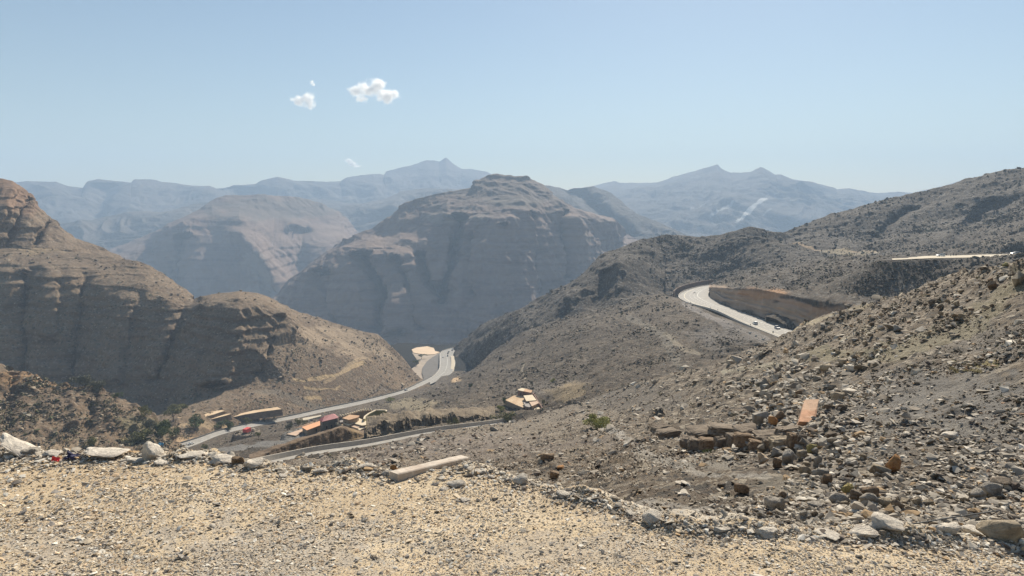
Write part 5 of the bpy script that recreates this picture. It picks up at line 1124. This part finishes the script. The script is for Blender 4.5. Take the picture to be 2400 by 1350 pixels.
# ------------------------------------------------------------------ bushes and trees
def leafmat(name, c):
    m = plain(name, c, .75, .35, .6, 0); m.node_tree.nodes['Principled BSDF'].inputs['Specular IOR Level'].default_value = .15; return m
ML = dict(green=leafmat('leaf_green', (.11,.13,.045)), bright=leafmat('leaf_bright', (.36,.35,.13)), olive=leafmat('leaf_olive', (.19,.18,.07)), dry=leafmat('leaf_dry', (.26,.21,.09)), grey=leafmat('leaf_grey', (.15,.145,.1)), brown=leafmat('leaf_brown', (.14,.1,.06)))
M_bark = plain('bark', (.12,.09,.065), .95, .3, .2, .5)
def crown_mesh(seed, n, lobes, leaf, up=.0):
    r = np.random.default_rng(seed); L = [(r.normal(0, .42), r.normal(0, .42), r.uniform(.25, .85), r.uniform(.22, .45)) for _ in range(lobes)]
    L.append((0, 0, .5, .5)); k = r.integers(0, len(L), n); L = np.array(L)
    d = r.normal(0, 1, (n, 3)); d /= np.linalg.norm(d, axis=1, keepdims=True); rad = r.uniform(.35, 1.08, n)**.7
    c = L[k, :3]+d*(L[k, 3]*rad)[:, None]*np.array([1, 1, .72]); c[:, 2] = np.maximum(c[:, 2], .06)
    a = r.normal(0, 1, (n, 3)); a[:, 2] += up; a /= np.linalg.norm(a, axis=1, keepdims=True); b = np.cross(a, r.normal(0, 1, (n, 3))); b /= np.linalg.norm(b, axis=1, keepdims=True)
    s = leaf*r.uniform(.6, 1.4, n)[:, None]
    V = np.stack([c-a*s, c+b*s*.45, c+a*s, c-b*s*.45], 1).reshape(-1, 3); Fq = np.arange(4*n).reshape(n, 4)
    return V, Fq
def make_plant(kind, seed, n, lobes, leaf, col, trunk):
    V, Fq = crown_mesh(seed, n, lobes, leaf, 1.0 if kind == 'grass' else 0)
    if kind == 'tree': V[:, 2] = V[:, 2]*.62+.42
    if kind == 'grass': V[:, 2] *= .6
    o = mesh_np('foliage', V, Fq, ML[col]); cm = o.data; bpy.data.objects.remove(o)
    parts = [('foliage', cm)]
    r = random.Random(seed)
    if trunk == 1:
        t = tube('trunk', [(0, 0, -.25), (.02, 0, .15), (.05, .02, .4), (.02, .05, .62)], [.05, .042, .035, .02], M_bark); parts.append(('trunk', t.data)); bpy.data.objects.remove(t)
        for k in range(4):
            a_ = k*1.6+r.random(); t = tube('limb', [(.03, .01, .3), (.2*math.cos(a_), .2*math.sin(a_), .5), (.42*math.cos(a_), .42*math.sin(a_), .68)], [.03, .02, .008], M_bark); parts.append(('limb', t.data)); bpy.data.objects.remove(t)
    else:
        for k in range(3):
            a_ = k*2.1+r.random(); t = tube('stem', [(0, 0, -.2), (.12*math.cos(a_), .12*math.sin(a_), .2), (.3*math.cos(a_), .3*math.sin(a_), .5)], [.03, .02, .008], M_bark); parts.append(('stem', t.data)); bpy.data.objects.remove(t)
    return parts
PL = {}
def plant(lay, u, v, wpx, hpx, kind, col, lab, name, cat, group=None, big=False):
    k = (kind, col, big, random.randrange(2))
    if k not in PL: PL[k] = make_plant(kind, 500+len(PL), 4200 if big else 900, 12 if big else 7, .05 if big else .08, col, 1 if kind == 'tree' else 0)
    p = hit(lay, u, v); R = math.hypot(p[0], p[1]); e = empty(name, p, random.uniform(0, 6)); tag(e, lab, cat, group)
    W, H = wpx*R/F, hpx*R/F; sc = (W/1.7, W/1.7, H/1.0)
    for nm, me in PL[k]:
        o = bpy.data.objects.new(nm, me); COL.objects.link(o); o.parent = e; o.scale = sc
    return e
T = 'tree'; S = 'shrub'
for row_ in [
 (FAN,1398,1000,58,30,'bush','bright','bright yellow-green bush in the gully of the middle slope','bush','bush',True),
 (LEFTM,405,985,44,34,'tree','olive','round olive tree at the left tip of the terraces','tree','tree',True),
 (LEFTM,460,1005,44,26,'bush','green','dark green bush below the farthest terrace','bush','bush',False),
 (SPUR,385,1022,48,32,'bush','green','dense green bush at the left end of the terraces','bush','bush',True),
 (SPUR,352,1010,32,26,'bush','grey','greyish bush on the tip of the spur','bush','bush',False),
 (SPUR,332,1034,44,26,'bush','olive','yellowish bush above the tilted boulder','bush','bush',False),
 (LEFTM,397,1036,28,26,'bush','green','green bush by the blue tarpaulin','bush','bush',False),
 (LEFTM,416,1030,28,24,'bush','brown','brown bush at the edge of the bright sand','bush','bush',False),
 (LEFTM,541,1003,24,18,'bush','green','lone green bush on the sand strip','bush','bush',False),
 (LEFTM,520,1000,30,14,'bush','green','low bush under the longest terrace','bush','bush',False),
 (LEFTM,577,985,20,12,'bush','olive','bush against the terrace riser','bush','bush',False),
 (LEFTM,642,980,32,18,'tree','olive','olive tree at the right end of the longest terrace','tree','tree',False),
 (LEFTM,618,985,14,10,'bush','brown','small brown bush left of the terrace-end tree','bush','bush',False),
 (HILL,478,1052,20,14,'bush','olive','bush by the cream lay-by','bush','bush',False),
 (HILL,606,1026,14,18,'tree','olive','small tree right of the red container','tree','tree',False),
 (HILL,697,994,20,18,'bush','olive','bush above the paved yard','bush','bush',False),
 (HILL,680,1002,22,14,'bush','grey','grey bush left of the paved yard','bush','bush',False),
 (HILL,915,938,24,12,'bush','bright','light green bush on the near edge of the highway','bush','bush',False),
 (HILL,1192,986,46,24,'bush','olive','broad olive bush left of the retaining wall','bush','bush',False),
 (HILL,1185,945,20,16,'bush','green','green bush at the left corner of the courtyard','bush','bush',False),
 (HILL,1175,958,22,14,'bush','bright','yellow-green bush left of the courtyard','bush','bush',False),
 (HILL,1070,995,24,20,'bush','olive','bush on the craggy outcrop by the side road','bush','bush',False),
 (HILL,1248,904,10,15,'tree','grey','slim small tree standing above the middle house','tree','tree',False),
 (HILL,1293,892,14,9,'bush','bright','small yellow-green bush on the hillside right of the slim tree','bush','bush',False),
 (HILL,1262,950,10,9,'bush','green','dark little bush beside the garden wall','bush','bush',False),
 (HILL,1100,905,16,10,'bush','green','dark bush on the hillside below the sandy patch','bush','bush',False),
 (HILL,1275,945,12,12,'bush','olive','bush outside the garden wall','bush','bush',False),
 (SPUR,215,1050,26,22,'bush','olive','bush beside the small track in the lower left','bush','bush',False),
 (SPUR,195,905,40,26,'bush','grey','spiky grey-green shrub on the crest of the spur','bush','bush',False),
 (SPUR,232,912,30,20,'bush','grey','second spiky shrub further down the crest of the spur','bush','bush',False),
 (SPUR,275,928,18,10,'bush','green','green tuft low on the crest of the spur','bush','bush',False),
 (SPUR,340,968,24,20,'bush','olive','leafy bush at the lower end of the spur crest','bush','bush',False),
 (FAN,1657,1058,20,9,'bush','green','small green tuft under the layered outcrop','bush','bush',False),
 (FAN,2240,868,34,12,'grass','dry','left dry grass clump on the dark gravel shoulder','grass_clump','grass clump',False),
 (FAN,2288,872,38,10,'grass','dry','right dry grass clump on the dark gravel shoulder','grass_clump','grass clump',False),
 (FAN,1938,1182,40,7,'grass','dry','flat dry weeds beside the oval grey boulder','grass_clump','grass clump',False)]:
    lay, u_, v_, w_, h_, k_, c_, lab, nm_, cat_, bg_ = row_; plant(lay, u_, v_, w_, h_, k_, c_, lab, nm_, cat_, None, bg_)
for lab_, (u_, v_) in (('tree on the bright sand at the mouth of the gorge', (988, 840)), ('dark bush at the foot of the left cliff by the wadi', (976, 856))):
    p = PZ(u_, v_, -202.2); e = empty('tree', p); tag(e, 'dark '+lab_ if 'dark' not in lab_ else lab_, 'tree')
    for nm, me in make_plant('tree', 77+u_, 500, 5, .09, 'green', 1): o = bpy.data.objects.new(nm, me); COL.objects.link(o); o.parent = e; o.scale = (7, 6, 6)
# scrub too small and many to count
def scrub(lay, n, lab, fld=None, md=3.6):
    P, R = sample(lay, n, fld); px = lognorm(n, 3, md, 12, .35)
    t = tints(n, [(.1,.1,.055),(.14,.13,.07),(.19,.165,.1),(.09,.08,.06)], [3,3,2,2]); Vs, Fs, Ts = [], [], []; k = 9
    r = rng; c = P[:, None, :]+r.normal(0, 1, (n, k, 3))*np.array([.3, .3, .2])*(px*R/F)[:, None, None]; c[..., 2] += (px*R/F*.28)[:, None]
    a_ = r.normal(0, 1, (n, k, 3)); a_ /= np.linalg.norm(a_, axis=2, keepdims=True); b_ = np.cross(a_, r.normal(0, 1, (n, k, 3))); b_ /= np.linalg.norm(b_, axis=2, keepdims=True); s = (px*R/F*.24)[:, None, None]
    V = np.stack([c-a_*s, c+b_*s*.6, c+a_*s, c-b_*s*.6], 2).reshape(-1, 3); Fq = np.arange(4*n*k).reshape(-1, 4); T_ = np.repeat(t, 4*k, 0); T_ = np.concatenate([T_, np.ones((len(T_), 1))], 1)
    tag(mesh_np('scrub', V, Fq, M_stuff, attrs={'tint': T_}), lab, kind='stuff')
scrub(HILL, 800, 'sparse low scrub on the middle hillside'); scrub(SPUR, 900, 'sparse scrub on the lower left spur', md=7); scrub(BACKH, 500, 'sparse scrub on the long dark hill'); scrub(PLAT, 450, 'sparse scrub on the dark plateau', lambda u, v: (v < np.interp(u, [1560,1674,1780,1881,2000,2100], [675,672,676,697,711,740])).astype(float)+.001)
scrub(RIDGE, 700, 'sparse scrub on the dark ridge'); scrub(LEFTM, 900, 'scrub along the foot of the left mountain', lambda u, v: .15+1.0*(v > 930)*(u < 620)); scrub(FAN, 900, 'dry weeds scattered on the rocky slope', lambda u, v: .3+1.0*(v < 960), 6)

# ------------------------------------------------------------------ vehicles
def carpaint(name, c): m = plain(name, c, .35, .04, 2, 0, 0, .5); return m
MP = dict(white=carpaint('car_white', (.75,.75,.73)), black=carpaint('car_black', (.02,.02,.022)), silver=carpaint('car_silver', (.4,.4,.4)), dark=carpaint('car_dark', (.05,.05,.06)))
M_glass = plain('car_glass', (.02,.025,.03), .12, .1, 1, 0, 0, .6); M_tyre = plain('tyre', (.02,.02,.02), .9, .1, .2, 0); M_rim = plain('rim', (.35,.35,.35), .4, .1, .2, 0, .7); M_lamp = plain('lamp_lens', (.6,.6,.55), .2, .05, 1, 0); M_tail = plain('tail_lens', (.4,.02,.02), .3, .05, 1, 0)
def car_meshes(suv):
    L, W = (4.8, 1.9) if suv else (4.5, 1.8); hb = 1.05 if suv else .88; ht = 1.78 if suv else 1.42
    out = {}
    def loft_mesh(nm, secs):   # secs: list of (x, [(y,z)...])
        bm = bmesh.new(); R_ = [[bm.verts.new((x, y, z)) for y, z in pr] for x, pr in secs]; n = len(R_[0])
        for a_, b_ in zip(R_[:-1], R_[1:]):
            for k in range(n): bm.faces.new((a_[k], a_[(k+1) % n], b_[(k+1) % n], b_[k]))
        bm.faces.new(R_[0]); bm.faces.new(R_[-1][::-1]); bmesh.ops.recalc_face_normals(bm, faces=bm.faces); bmesh.ops.bevel(bm, geom=bm.edges[:], offset=.02, segments=1, clamp_overlap=True)
        me = bpy.data.meshes.new(nm); bm.to_mesh(me); bm.free(); return me
    def sec(w, z0, z1): return [(-w, z0), (-w*1.0, (z0+z1)/2), (-w*.93, z1), (w*.93, z1), (w, (z0+z1)/2), (w, z0)]
    h = W/2
    out['body'] = loft_mesh('body', [(-L/2, sec(h*.9, .38, hb*.9)), (-L/2+.25, sec(h, .3, hb)), (-L*.12, sec(h, .3, hb+.02)), (L*.18, sec(h, .3, hb)), (L/2-.3, sec(h*.97, .32, hb*.86)), (L/2, sec(h*.85, .4, hb*.7))])
    if suv: cab = [(-L/2+.12, hb), (-L/2+.35, ht-.05), (L*.02, ht), (L*.24, hb)]
    else: cab = [(-L*.4, hb), (-L*.2, ht-.03), (L*.04, ht), (L*.24, hb)]
    z0 = hb-.02
    bm = bmesh.new(); xs = [cab[0][0], cab[1][0], cab[2][0], cab[3][0]]; zs = [z0, cab[1][1]-.06, cab[2][1]-.06, z0]
    lo = [bm.verts.new((xs[0], -h*.9, z0)), bm.verts.new((xs[0], h*.9, z0)), bm.verts.new((xs[3], h*.9, z0)), bm.verts.new((xs[3], -h*.9, z0))]
    hi = [bm.verts.new((xs[1], -h*.74, zs[1])), bm.verts.new((xs[1], h*.74, zs[1])), bm.verts.new((xs[2], h*.74, zs[2])), bm.verts.new((xs[2], -h*.74, zs[2]))]
    for i in range(4): bm.faces.new((lo[i], lo[(i+1) % 4], hi[(i+1) % 4], hi[i]))
    bm.faces.new(hi); bm.faces.new(lo[::-1]); bmesh.ops.recalc_face_normals(bm, faces=bm.faces); me = bpy.data.meshes.new('windows'); bm.to_mesh(me); bm.free(); out['windows'] = me
    out['roof'] = loft_mesh('roof', [(xs[1]-.05, [(-h*.76, zs[1]), (-h*.7, zs[1]+.06), (h*.7, zs[1]+.06), (h*.76, zs[1])]), (xs[2]+.08, [(-h*.76, zs[2]), (-h*.7, zs[2]+.06), (h*.7, zs[2]+.06), (h*.76, zs[2])])])
    bm = bmesh.new(); bmesh.ops.create_cone(bm, cap_ends=True, segments=16, radius1=.36, radius2=.36, depth=.24, matrix=Matrix.Rotation(math.pi/2, 4, 'X')); me = bpy.data.meshes.new('wheel'); bm.to_mesh(me); bm.free(); out['wheel'] = me
    bm = bmesh.new(); bmesh.ops.create_cone(bm, cap_ends=True, segments=12, radius1=.2, radius2=.2, depth=.26, matrix=Matrix.Rotation(math.pi/2, 4, 'X')); me = bpy.data.meshes.new('rim'); bm.to_mesh(me); bm.free(); out['rim'] = me
    bm = bmesh.new(); bmesh.ops.create_cube(bm, size=1, matrix=Matrix.Diagonal((.08, .34, .16, 1))); me = bpy.data.meshes.new('lamp'); bm.to_mesh(me); bm.free(); out['lamp'] = me
    return out, L, W, hb
CM = {}
for s in (0, 1):
    for c_ in MP:
        d, L_, W_, hb_ = car_meshes(s); d['body'].materials.append(MP[c_]); d['roof'].materials.append(MP[c_]); d['windows'].materials.append(M_glass); d['wheel'].materials.append(M_tyre); d['rim'].materials.append(M_rim)
        d['lamp2'] = d['lamp'].copy(); d['lamp'].materials.append(M_lamp); d['lamp2'].materials.append(M_tail); CM[(s, c_)] = (d, L_, W_, hb_)
def car(p, rz, suv, col, lab, slope=0.0, group=None, name='car', cat='car'):
    d, L, W, hb = CM[(suv, col)]; e = empty(name, p, rz); e.rotation_euler = (0, slope, rz); tag(e, lab, cat, group)
    def add(nm, me, loc=(0, 0, 0), par=None):
        o = bpy.data.objects.new(nm, me); COL.objects.link(o); o.parent = par or e; o.location = loc; return o
    add('body', d['body']); add('windows', d['windows']); add('roof', d['roof'])
    for sx in (-1, 1):
        for sy in (-1, 1):
            wv = add('wheel', d['wheel'], (sx*L*.31, sy*(W/2-.1), .36)); add('rim', d['rim'], (0, 0, 0), wv)
    for sy in (-1, 1): add('headlight', d['lamp'], (L/2-.06, sy*W*.32, hb*.62)); add('tail_light', d['lamp2'], (-L/2+.04, sy*W*.36, hb*.75))
    return e
def on_road(nm, u, v, frac, rev=False):
    A, B_ = ROADS[nm]; M = A+(B_-A)*frac; pu, pv_ = proj(M); k = int(np.argmin((pu-u)**2+(pv_-v)**2)); k = min(max(k, 1), len(M)-2)
    t = M[k+1]-M[k-1]; rz = math.atan2(t[1], t[0])+(math.pi if rev else 0); sl = -math.atan2(t[2], math.hypot(t[0], t[1]))*(-1 if rev else 1)
    return M[k]+np.array([0, 0, .03]), rz, sl
def rcar(nm, u, v, frac, rev, suv, col, lab, group=None):
    p, rz, sl = on_road(nm, u, v, frac, rev); return car(p, rz, suv, col, lab, sl, group)
rcar('pass_road', 1768, 762, .30, False, 1, 'white', 'white off-road car nearest the edge line on the pass road')
rcar('pass_road', 1824, 771, .56, True, 1, 'silver', 'silver and black car in the middle lane by the end of the cutting')
rcar('pass_road', 1633, 692, .48, False, 0, 'black', 'black car alone in the tight bend of the pass road')
rcar('highway', 453, 1037, .38, False, 0, 'white', 'white car on the left stretch of the highway')
rcar('highway', 949, 917, .3, False, 1, 'white', 'white car where the highway starts to curve')
rcar('highway', 1039, 838, .22, False, 0, 'white', 'white car on the far straight of the highway')
rcar('highway', 1050, 834, .57, True, 1, 'black', 'nearest of three black cars in line on the far highway')
rcar('highway', 1050, 829, .57, True, 1, 'black', 'middle of three black cars in line on the far highway')
rcar('highway', 1052, 825.5, .57, True, 0, 'black', 'farthest of three black cars in line on the far highway')
rcar('highway', 1058, 821, .75, True, 0, 'dark', 'dark car just past the three black cars')
rcar('highway', 1059, 817.5, .6, True, 1, 'white', 'white topped car at the far end of the highway')
car(PZ(981.8, 892.5, -202.6), .9, 0, 'black', 'black car on the dirt track below the highway')
rcar('upper_road', 2212, 601, .3, True, 1, 'white', 'white off-road car parked on the lay-by road beside the people')
rcar('upper_road', 2373, 597, .1, True, 1, 'silver', 'silver off-road car parked at the right end of the lay-by road')
# delineator posts beside the pass road
for k, (u_, v_) in enumerate([(1619, 714), (1663, 733), (1681, 739), (1757, 768)]):
    p, rz, sl = on_road('pass_road', u_, v_, -.05); e = empty('marker_post', p); tag(e, ['first', 'second', 'third', 'fourth'][k]+' dark marker post along the near edge of the pass road, counted from the bend', 'post', 'marker posts along the pass road')
    tube('pole', [(0, 0, -.4), (0, 0, 1.5)], .07, MP['dark'], e, 8); bm = bmesh.new(); bmesh.ops.create_cube(bm, size=1, matrix=Matrix.Translation((0, 0, 1.7))@Matrix.Diagonal((.5, .06, .5, 1))); me = bpy.data.meshes.new('plate'); bm.to_mesh(me); bm.free(); link('plate', me, MP['dark'], e)
p, rz, sl = on_road('pass_road', 1811, 781, .2); e = empty('traffic_drum', p); tag(e, 'small dark drum on the near shoulder of the pass road', 'drum'); tube('body', [(0, 0, 0), (0, 0, .35), (0, 0, .9)], [.3, .33, .28], MP['dark'], e, 10); tube('lid', [(0, 0, .903), (0, 0, .96)], .3, MP['black'], e, 10)
# ------------------------------------------------------------------ people by the parked car
M_cl = [plain('dark_robe', (.03,.03,.035), .9, .2, .3, .1), plain('navy_clothes', (.03,.04,.07), .9, .2, .3, .1), plain('brown_clothes', (.07,.05,.04), .9, .2, .3, .1)]; M_skin = plain('skin', (.35,.2,.13), .6, .05, .2, 0); M_hair = plain('hair', (.015,.012,.01), .8, .1, .1, 0)
def person(p, rz, mat, lab, stance):
    e = empty('person', p, rz); tag(e, lab, 'person', None)
    J = [(0,0,.95),(0,0,1.15),(0,0,1.38),(0,0,1.5),(0,.01,1.62),(.19,0,1.36),(.26,.02,1.08),(.24,.12+stance*.1,.85),(-.19,0,1.36),(-.26,.02,1.08),(-.25,.08,.84),(.1,0,.9),(.12,.02+stance*.12,.5),(.13,stance*.15,.08),(.14,.14+stance*.15,.04),(-.1,0,.9),(-.12,-stance*.1,.5),(-.13,-stance*.16,.08),(-.14,.12-stance*.16,.04)]
    E = [(0,1),(1,2),(2,3),(3,4),(2,5),(5,6),(6,7),(2,8),(8,9),(9,10),(0,11),(11,12),(12,13),(13,14),(0,15),(15,16),(16,17),(17,18)]
    Rr = [.15,.14,.15,.06,.1,.07,.05,.04,.07,.05,.04,.1,.07,.05,.045,.1,.07,.05,.045]
    me = bpy.data.meshes.new('body'); me.from_pydata(J, E, []); o = bpy.data.objects.new('body', me); COL.objects.link(o); o.parent = e; me.materials.append(mat)
    o.modifiers.new('skin', 'SKIN')
    for v_, r_ in zip(me.skin_vertices[0].data, Rr): v_.radius = (r_, r_*.8)
    me.skin_vertices[0].data[0].use_root = True; o.modifiers.new('sub', 'SUBSURF').levels = 1
    bm = bmesh.new(); bmesh.ops.create_icosphere(bm, subdivisions=2, radius=.115, matrix=Matrix.Translation((0, -.015, 1.68))@Matrix.Diagonal((.9, 1, .85, 1))); m2 = bpy.data.meshes.new('hair'); bm.to_mesh(m2); bm.free(); link('hair', m2, M_hair, e)
for u_, fr, rz_, mt, lab, st in ((2228, .35, 1.2, M_cl[0], 'person in black standing closest to the parked white car', .3), (2234.5, .3, -.6, M_cl[1], 'person in dark blue standing between the two others', -.5), (2240.5, .4, 2.6, M_cl[2], 'person in dark brown standing farthest from the white car', .6)):
    p, rz, sl = on_road('upper_road', u_, 600, fr); A, B_ = ROADS['upper_road']; M = A+(B_-A)*fr; pu, _ = proj(M); q = np.array([np.interp(u_, pu, M[:, k]) for k in range(3)]); person(q+np.array([0, 0, .03]), rz_, mt, lab, st)
# ------------------------------------------------------------------ clouds
def cloud(lobes, Rng, lab, dens, seed):
    ctr = PR(sum(l[0] for l in lobes)/len(lobes), sum(l[1] for l in lobes)/len(lobes), Rng); px = Rng/F; bm = bmesh.new()
    m = bpy.data.materials.new('cloud'); m.use_nodes = True; nt = m.node_tree; nt.nodes.clear(); out = N(nt, 'ShaderNodeOutputMaterial'); pv_ = N(nt, 'ShaderNodeVolumePrincipled'); nt.links.new(pv_.outputs[0], out.inputs['Volume'])
    pv_.inputs['Color'].default_value = (1, .99, .97, 1); pv_.inputs['Anisotropy'].default_value = .6
    co = N(nt, 'ShaderNodeTexCoord').outputs['Object']; acc = None
    mw = sum(l[2]+l[3] for l in lobes)/len(lobes)/2; warp = noise(nt, co, 1/(max(5, mw)*1.0*px), 6, .68); wv = N(nt, 'ShaderNodeVectorMath', operation='SUBTRACT'); nt.links.new(warp.outputs['Color'], wv.inputs[0]); wv.inputs[1].default_value = (.5, .5, .5)
    ws = N(nt, 'ShaderNodeVectorMath', operation='SCALE'); ws.inputs['Scale'].default_value = 3.1*mw*px; nt.links.new(wv.outputs[0], ws.inputs[0]); wa = N(nt, 'ShaderNodeVectorMath', operation='ADD'); nt.links.new(co, wa.inputs[0]); nt.links.new(ws.outputs[0], wa.inputs[1])
    for (u_, v_, rx, rz) in lobes:
        p = PR(u_, v_, Rng)-ctr; s = N(nt, 'ShaderNodeVectorMath', operation='SUBTRACT'); nt.links.new(wa.outputs[0], s.inputs[0]); s.inputs[1].default_value = tuple(p)
        dv = N(nt, 'ShaderNodeVectorMath', operation='DIVIDE'); nt.links.new(s.outputs[0], dv.inputs[0]); dv.inputs[1].default_value = (rx*px, (rx+rz)*.5*px, rz*px)
        ln = N(nt, 'ShaderNodeVectorMath', operation='LENGTH'); nt.links.new(dv.outputs[0], ln.inputs[0]); sb = N(nt, 'ShaderNodeMath', operation='SUBTRACT'); sb.inputs[0].default_value = 1.0; nt.links.new(ln.outputs['Value'], sb.inputs[1])
        if acc is None: acc = sb.outputs[0]
        else: mx = N(nt, 'ShaderNodeMath', operation='MAXIMUM'); nt.links.new(acc, mx.inputs[0]); nt.links.new(sb.outputs[0], mx.inputs[1]); acc = mx.outputs[0]
        bmesh.ops.create_icosphere(bm, subdivisions=2, radius=1, matrix=Matrix.Translation(tuple(p))@Matrix.Diagonal((rx*px*1.45, (rx+rz)*.72*px, rz*px*1.45, 1)))
    mr = N(nt, 'ShaderNodeMapRange'); mr.inputs['From Min'].default_value = .0; mr.inputs['From Max'].default_value = .55; mr.inputs['To Min'].default_value = 0; mr.inputs['To Max'].default_value = dens; nt.links.new(acc, mr.inputs['Value']); nt.links.new(mr.outputs[0], pv_.inputs['Density'])
    # one closed shell round all the lobes
    V = np.array([v_.co[:] for v_ in bm.verts]); bm.free(); bm = bmesh.new()
    for q in V: bm.verts.new(q)
    r_ = bmesh.ops.convex_hull(bm, input=bm.verts[:]); dead = [g for g in r_['geom_interior'] if isinstance(g, bmesh.types.BMVert)]
    if dead: bmesh.ops.delete(bm, geom=dead, context='VERTS')
    me = bpy.data.meshes.new('cloud'); bm.to_mesh(me); bm.free(); o = link('cloud', me, m); o.location = tuple(ctr); tag(o, lab, 'cloud')
cloud([(835,215,18,12),(850,204,14,12),(885,200,20,15),(870,212,26,10),(905,225,22,16),(925,222,12,9),(848,232,16,7),(858,193,5,5),(905,236,10,9)], 19000, 'largest white cloud, puffy and broken, above the central peak', .012, 1)
cloud([(700,236,17,10),(722,232,16,14),(728,245,11,10)], 19000, 'compact white cloud left of the largest cloud', .012, 2)
cloud([(731,193,5,5),(735,198,4,4)], 19000, 'tiny white puff above the compact cloud', .02, 3)
cloud([(817,376,9,6),(826,383,10,6),(838,389,10,4)], 15500, 'small slanting cloud low over the blue range', .03, 4)

# ------------------------------------------------------------------ haze
hz = bpy.data.materials.new('haze'); hz.use_nodes = True; hn = hz.node_tree; hn.nodes.clear()
pv = hn.nodes.new('ShaderNodeVolumePrincipled'); ho = hn.nodes.new('ShaderNodeOutputMaterial'); hn.links.new(pv.outputs[0], ho.inputs['Volume'])
pv.inputs['Color'].default_value = (.58,.77,1.0,1); pv.inputs['Density'].default_value = 0.000155; pv.inputs['Anisotropy'].default_value = 0.0
X0, X1, Y0, Y1, Z0, Z1 = -7200, 7200, -200, 8800, -702, 760
v = [(X0,Y0,Z0),(X1,Y0,Z0),(X1,Y1,Z0),(X0,Y1,Z0),(X0,Y0,Z1),(X1,Y0,Z1),(X1,Y1,Z1),(X0,Y1,Z1)]
f = [(0,3,2,1),(4,5,6,7),(0,1,5,4),(1,2,6,5),(2,3,7,6),(3,0,4,7)]
me = bpy.data.meshes.new('haze'); me.from_pydata(v, [], f); me.update()
tag(link('haze', me, hz), label='pale blue desert haze filling the valley air', kind='stuff')
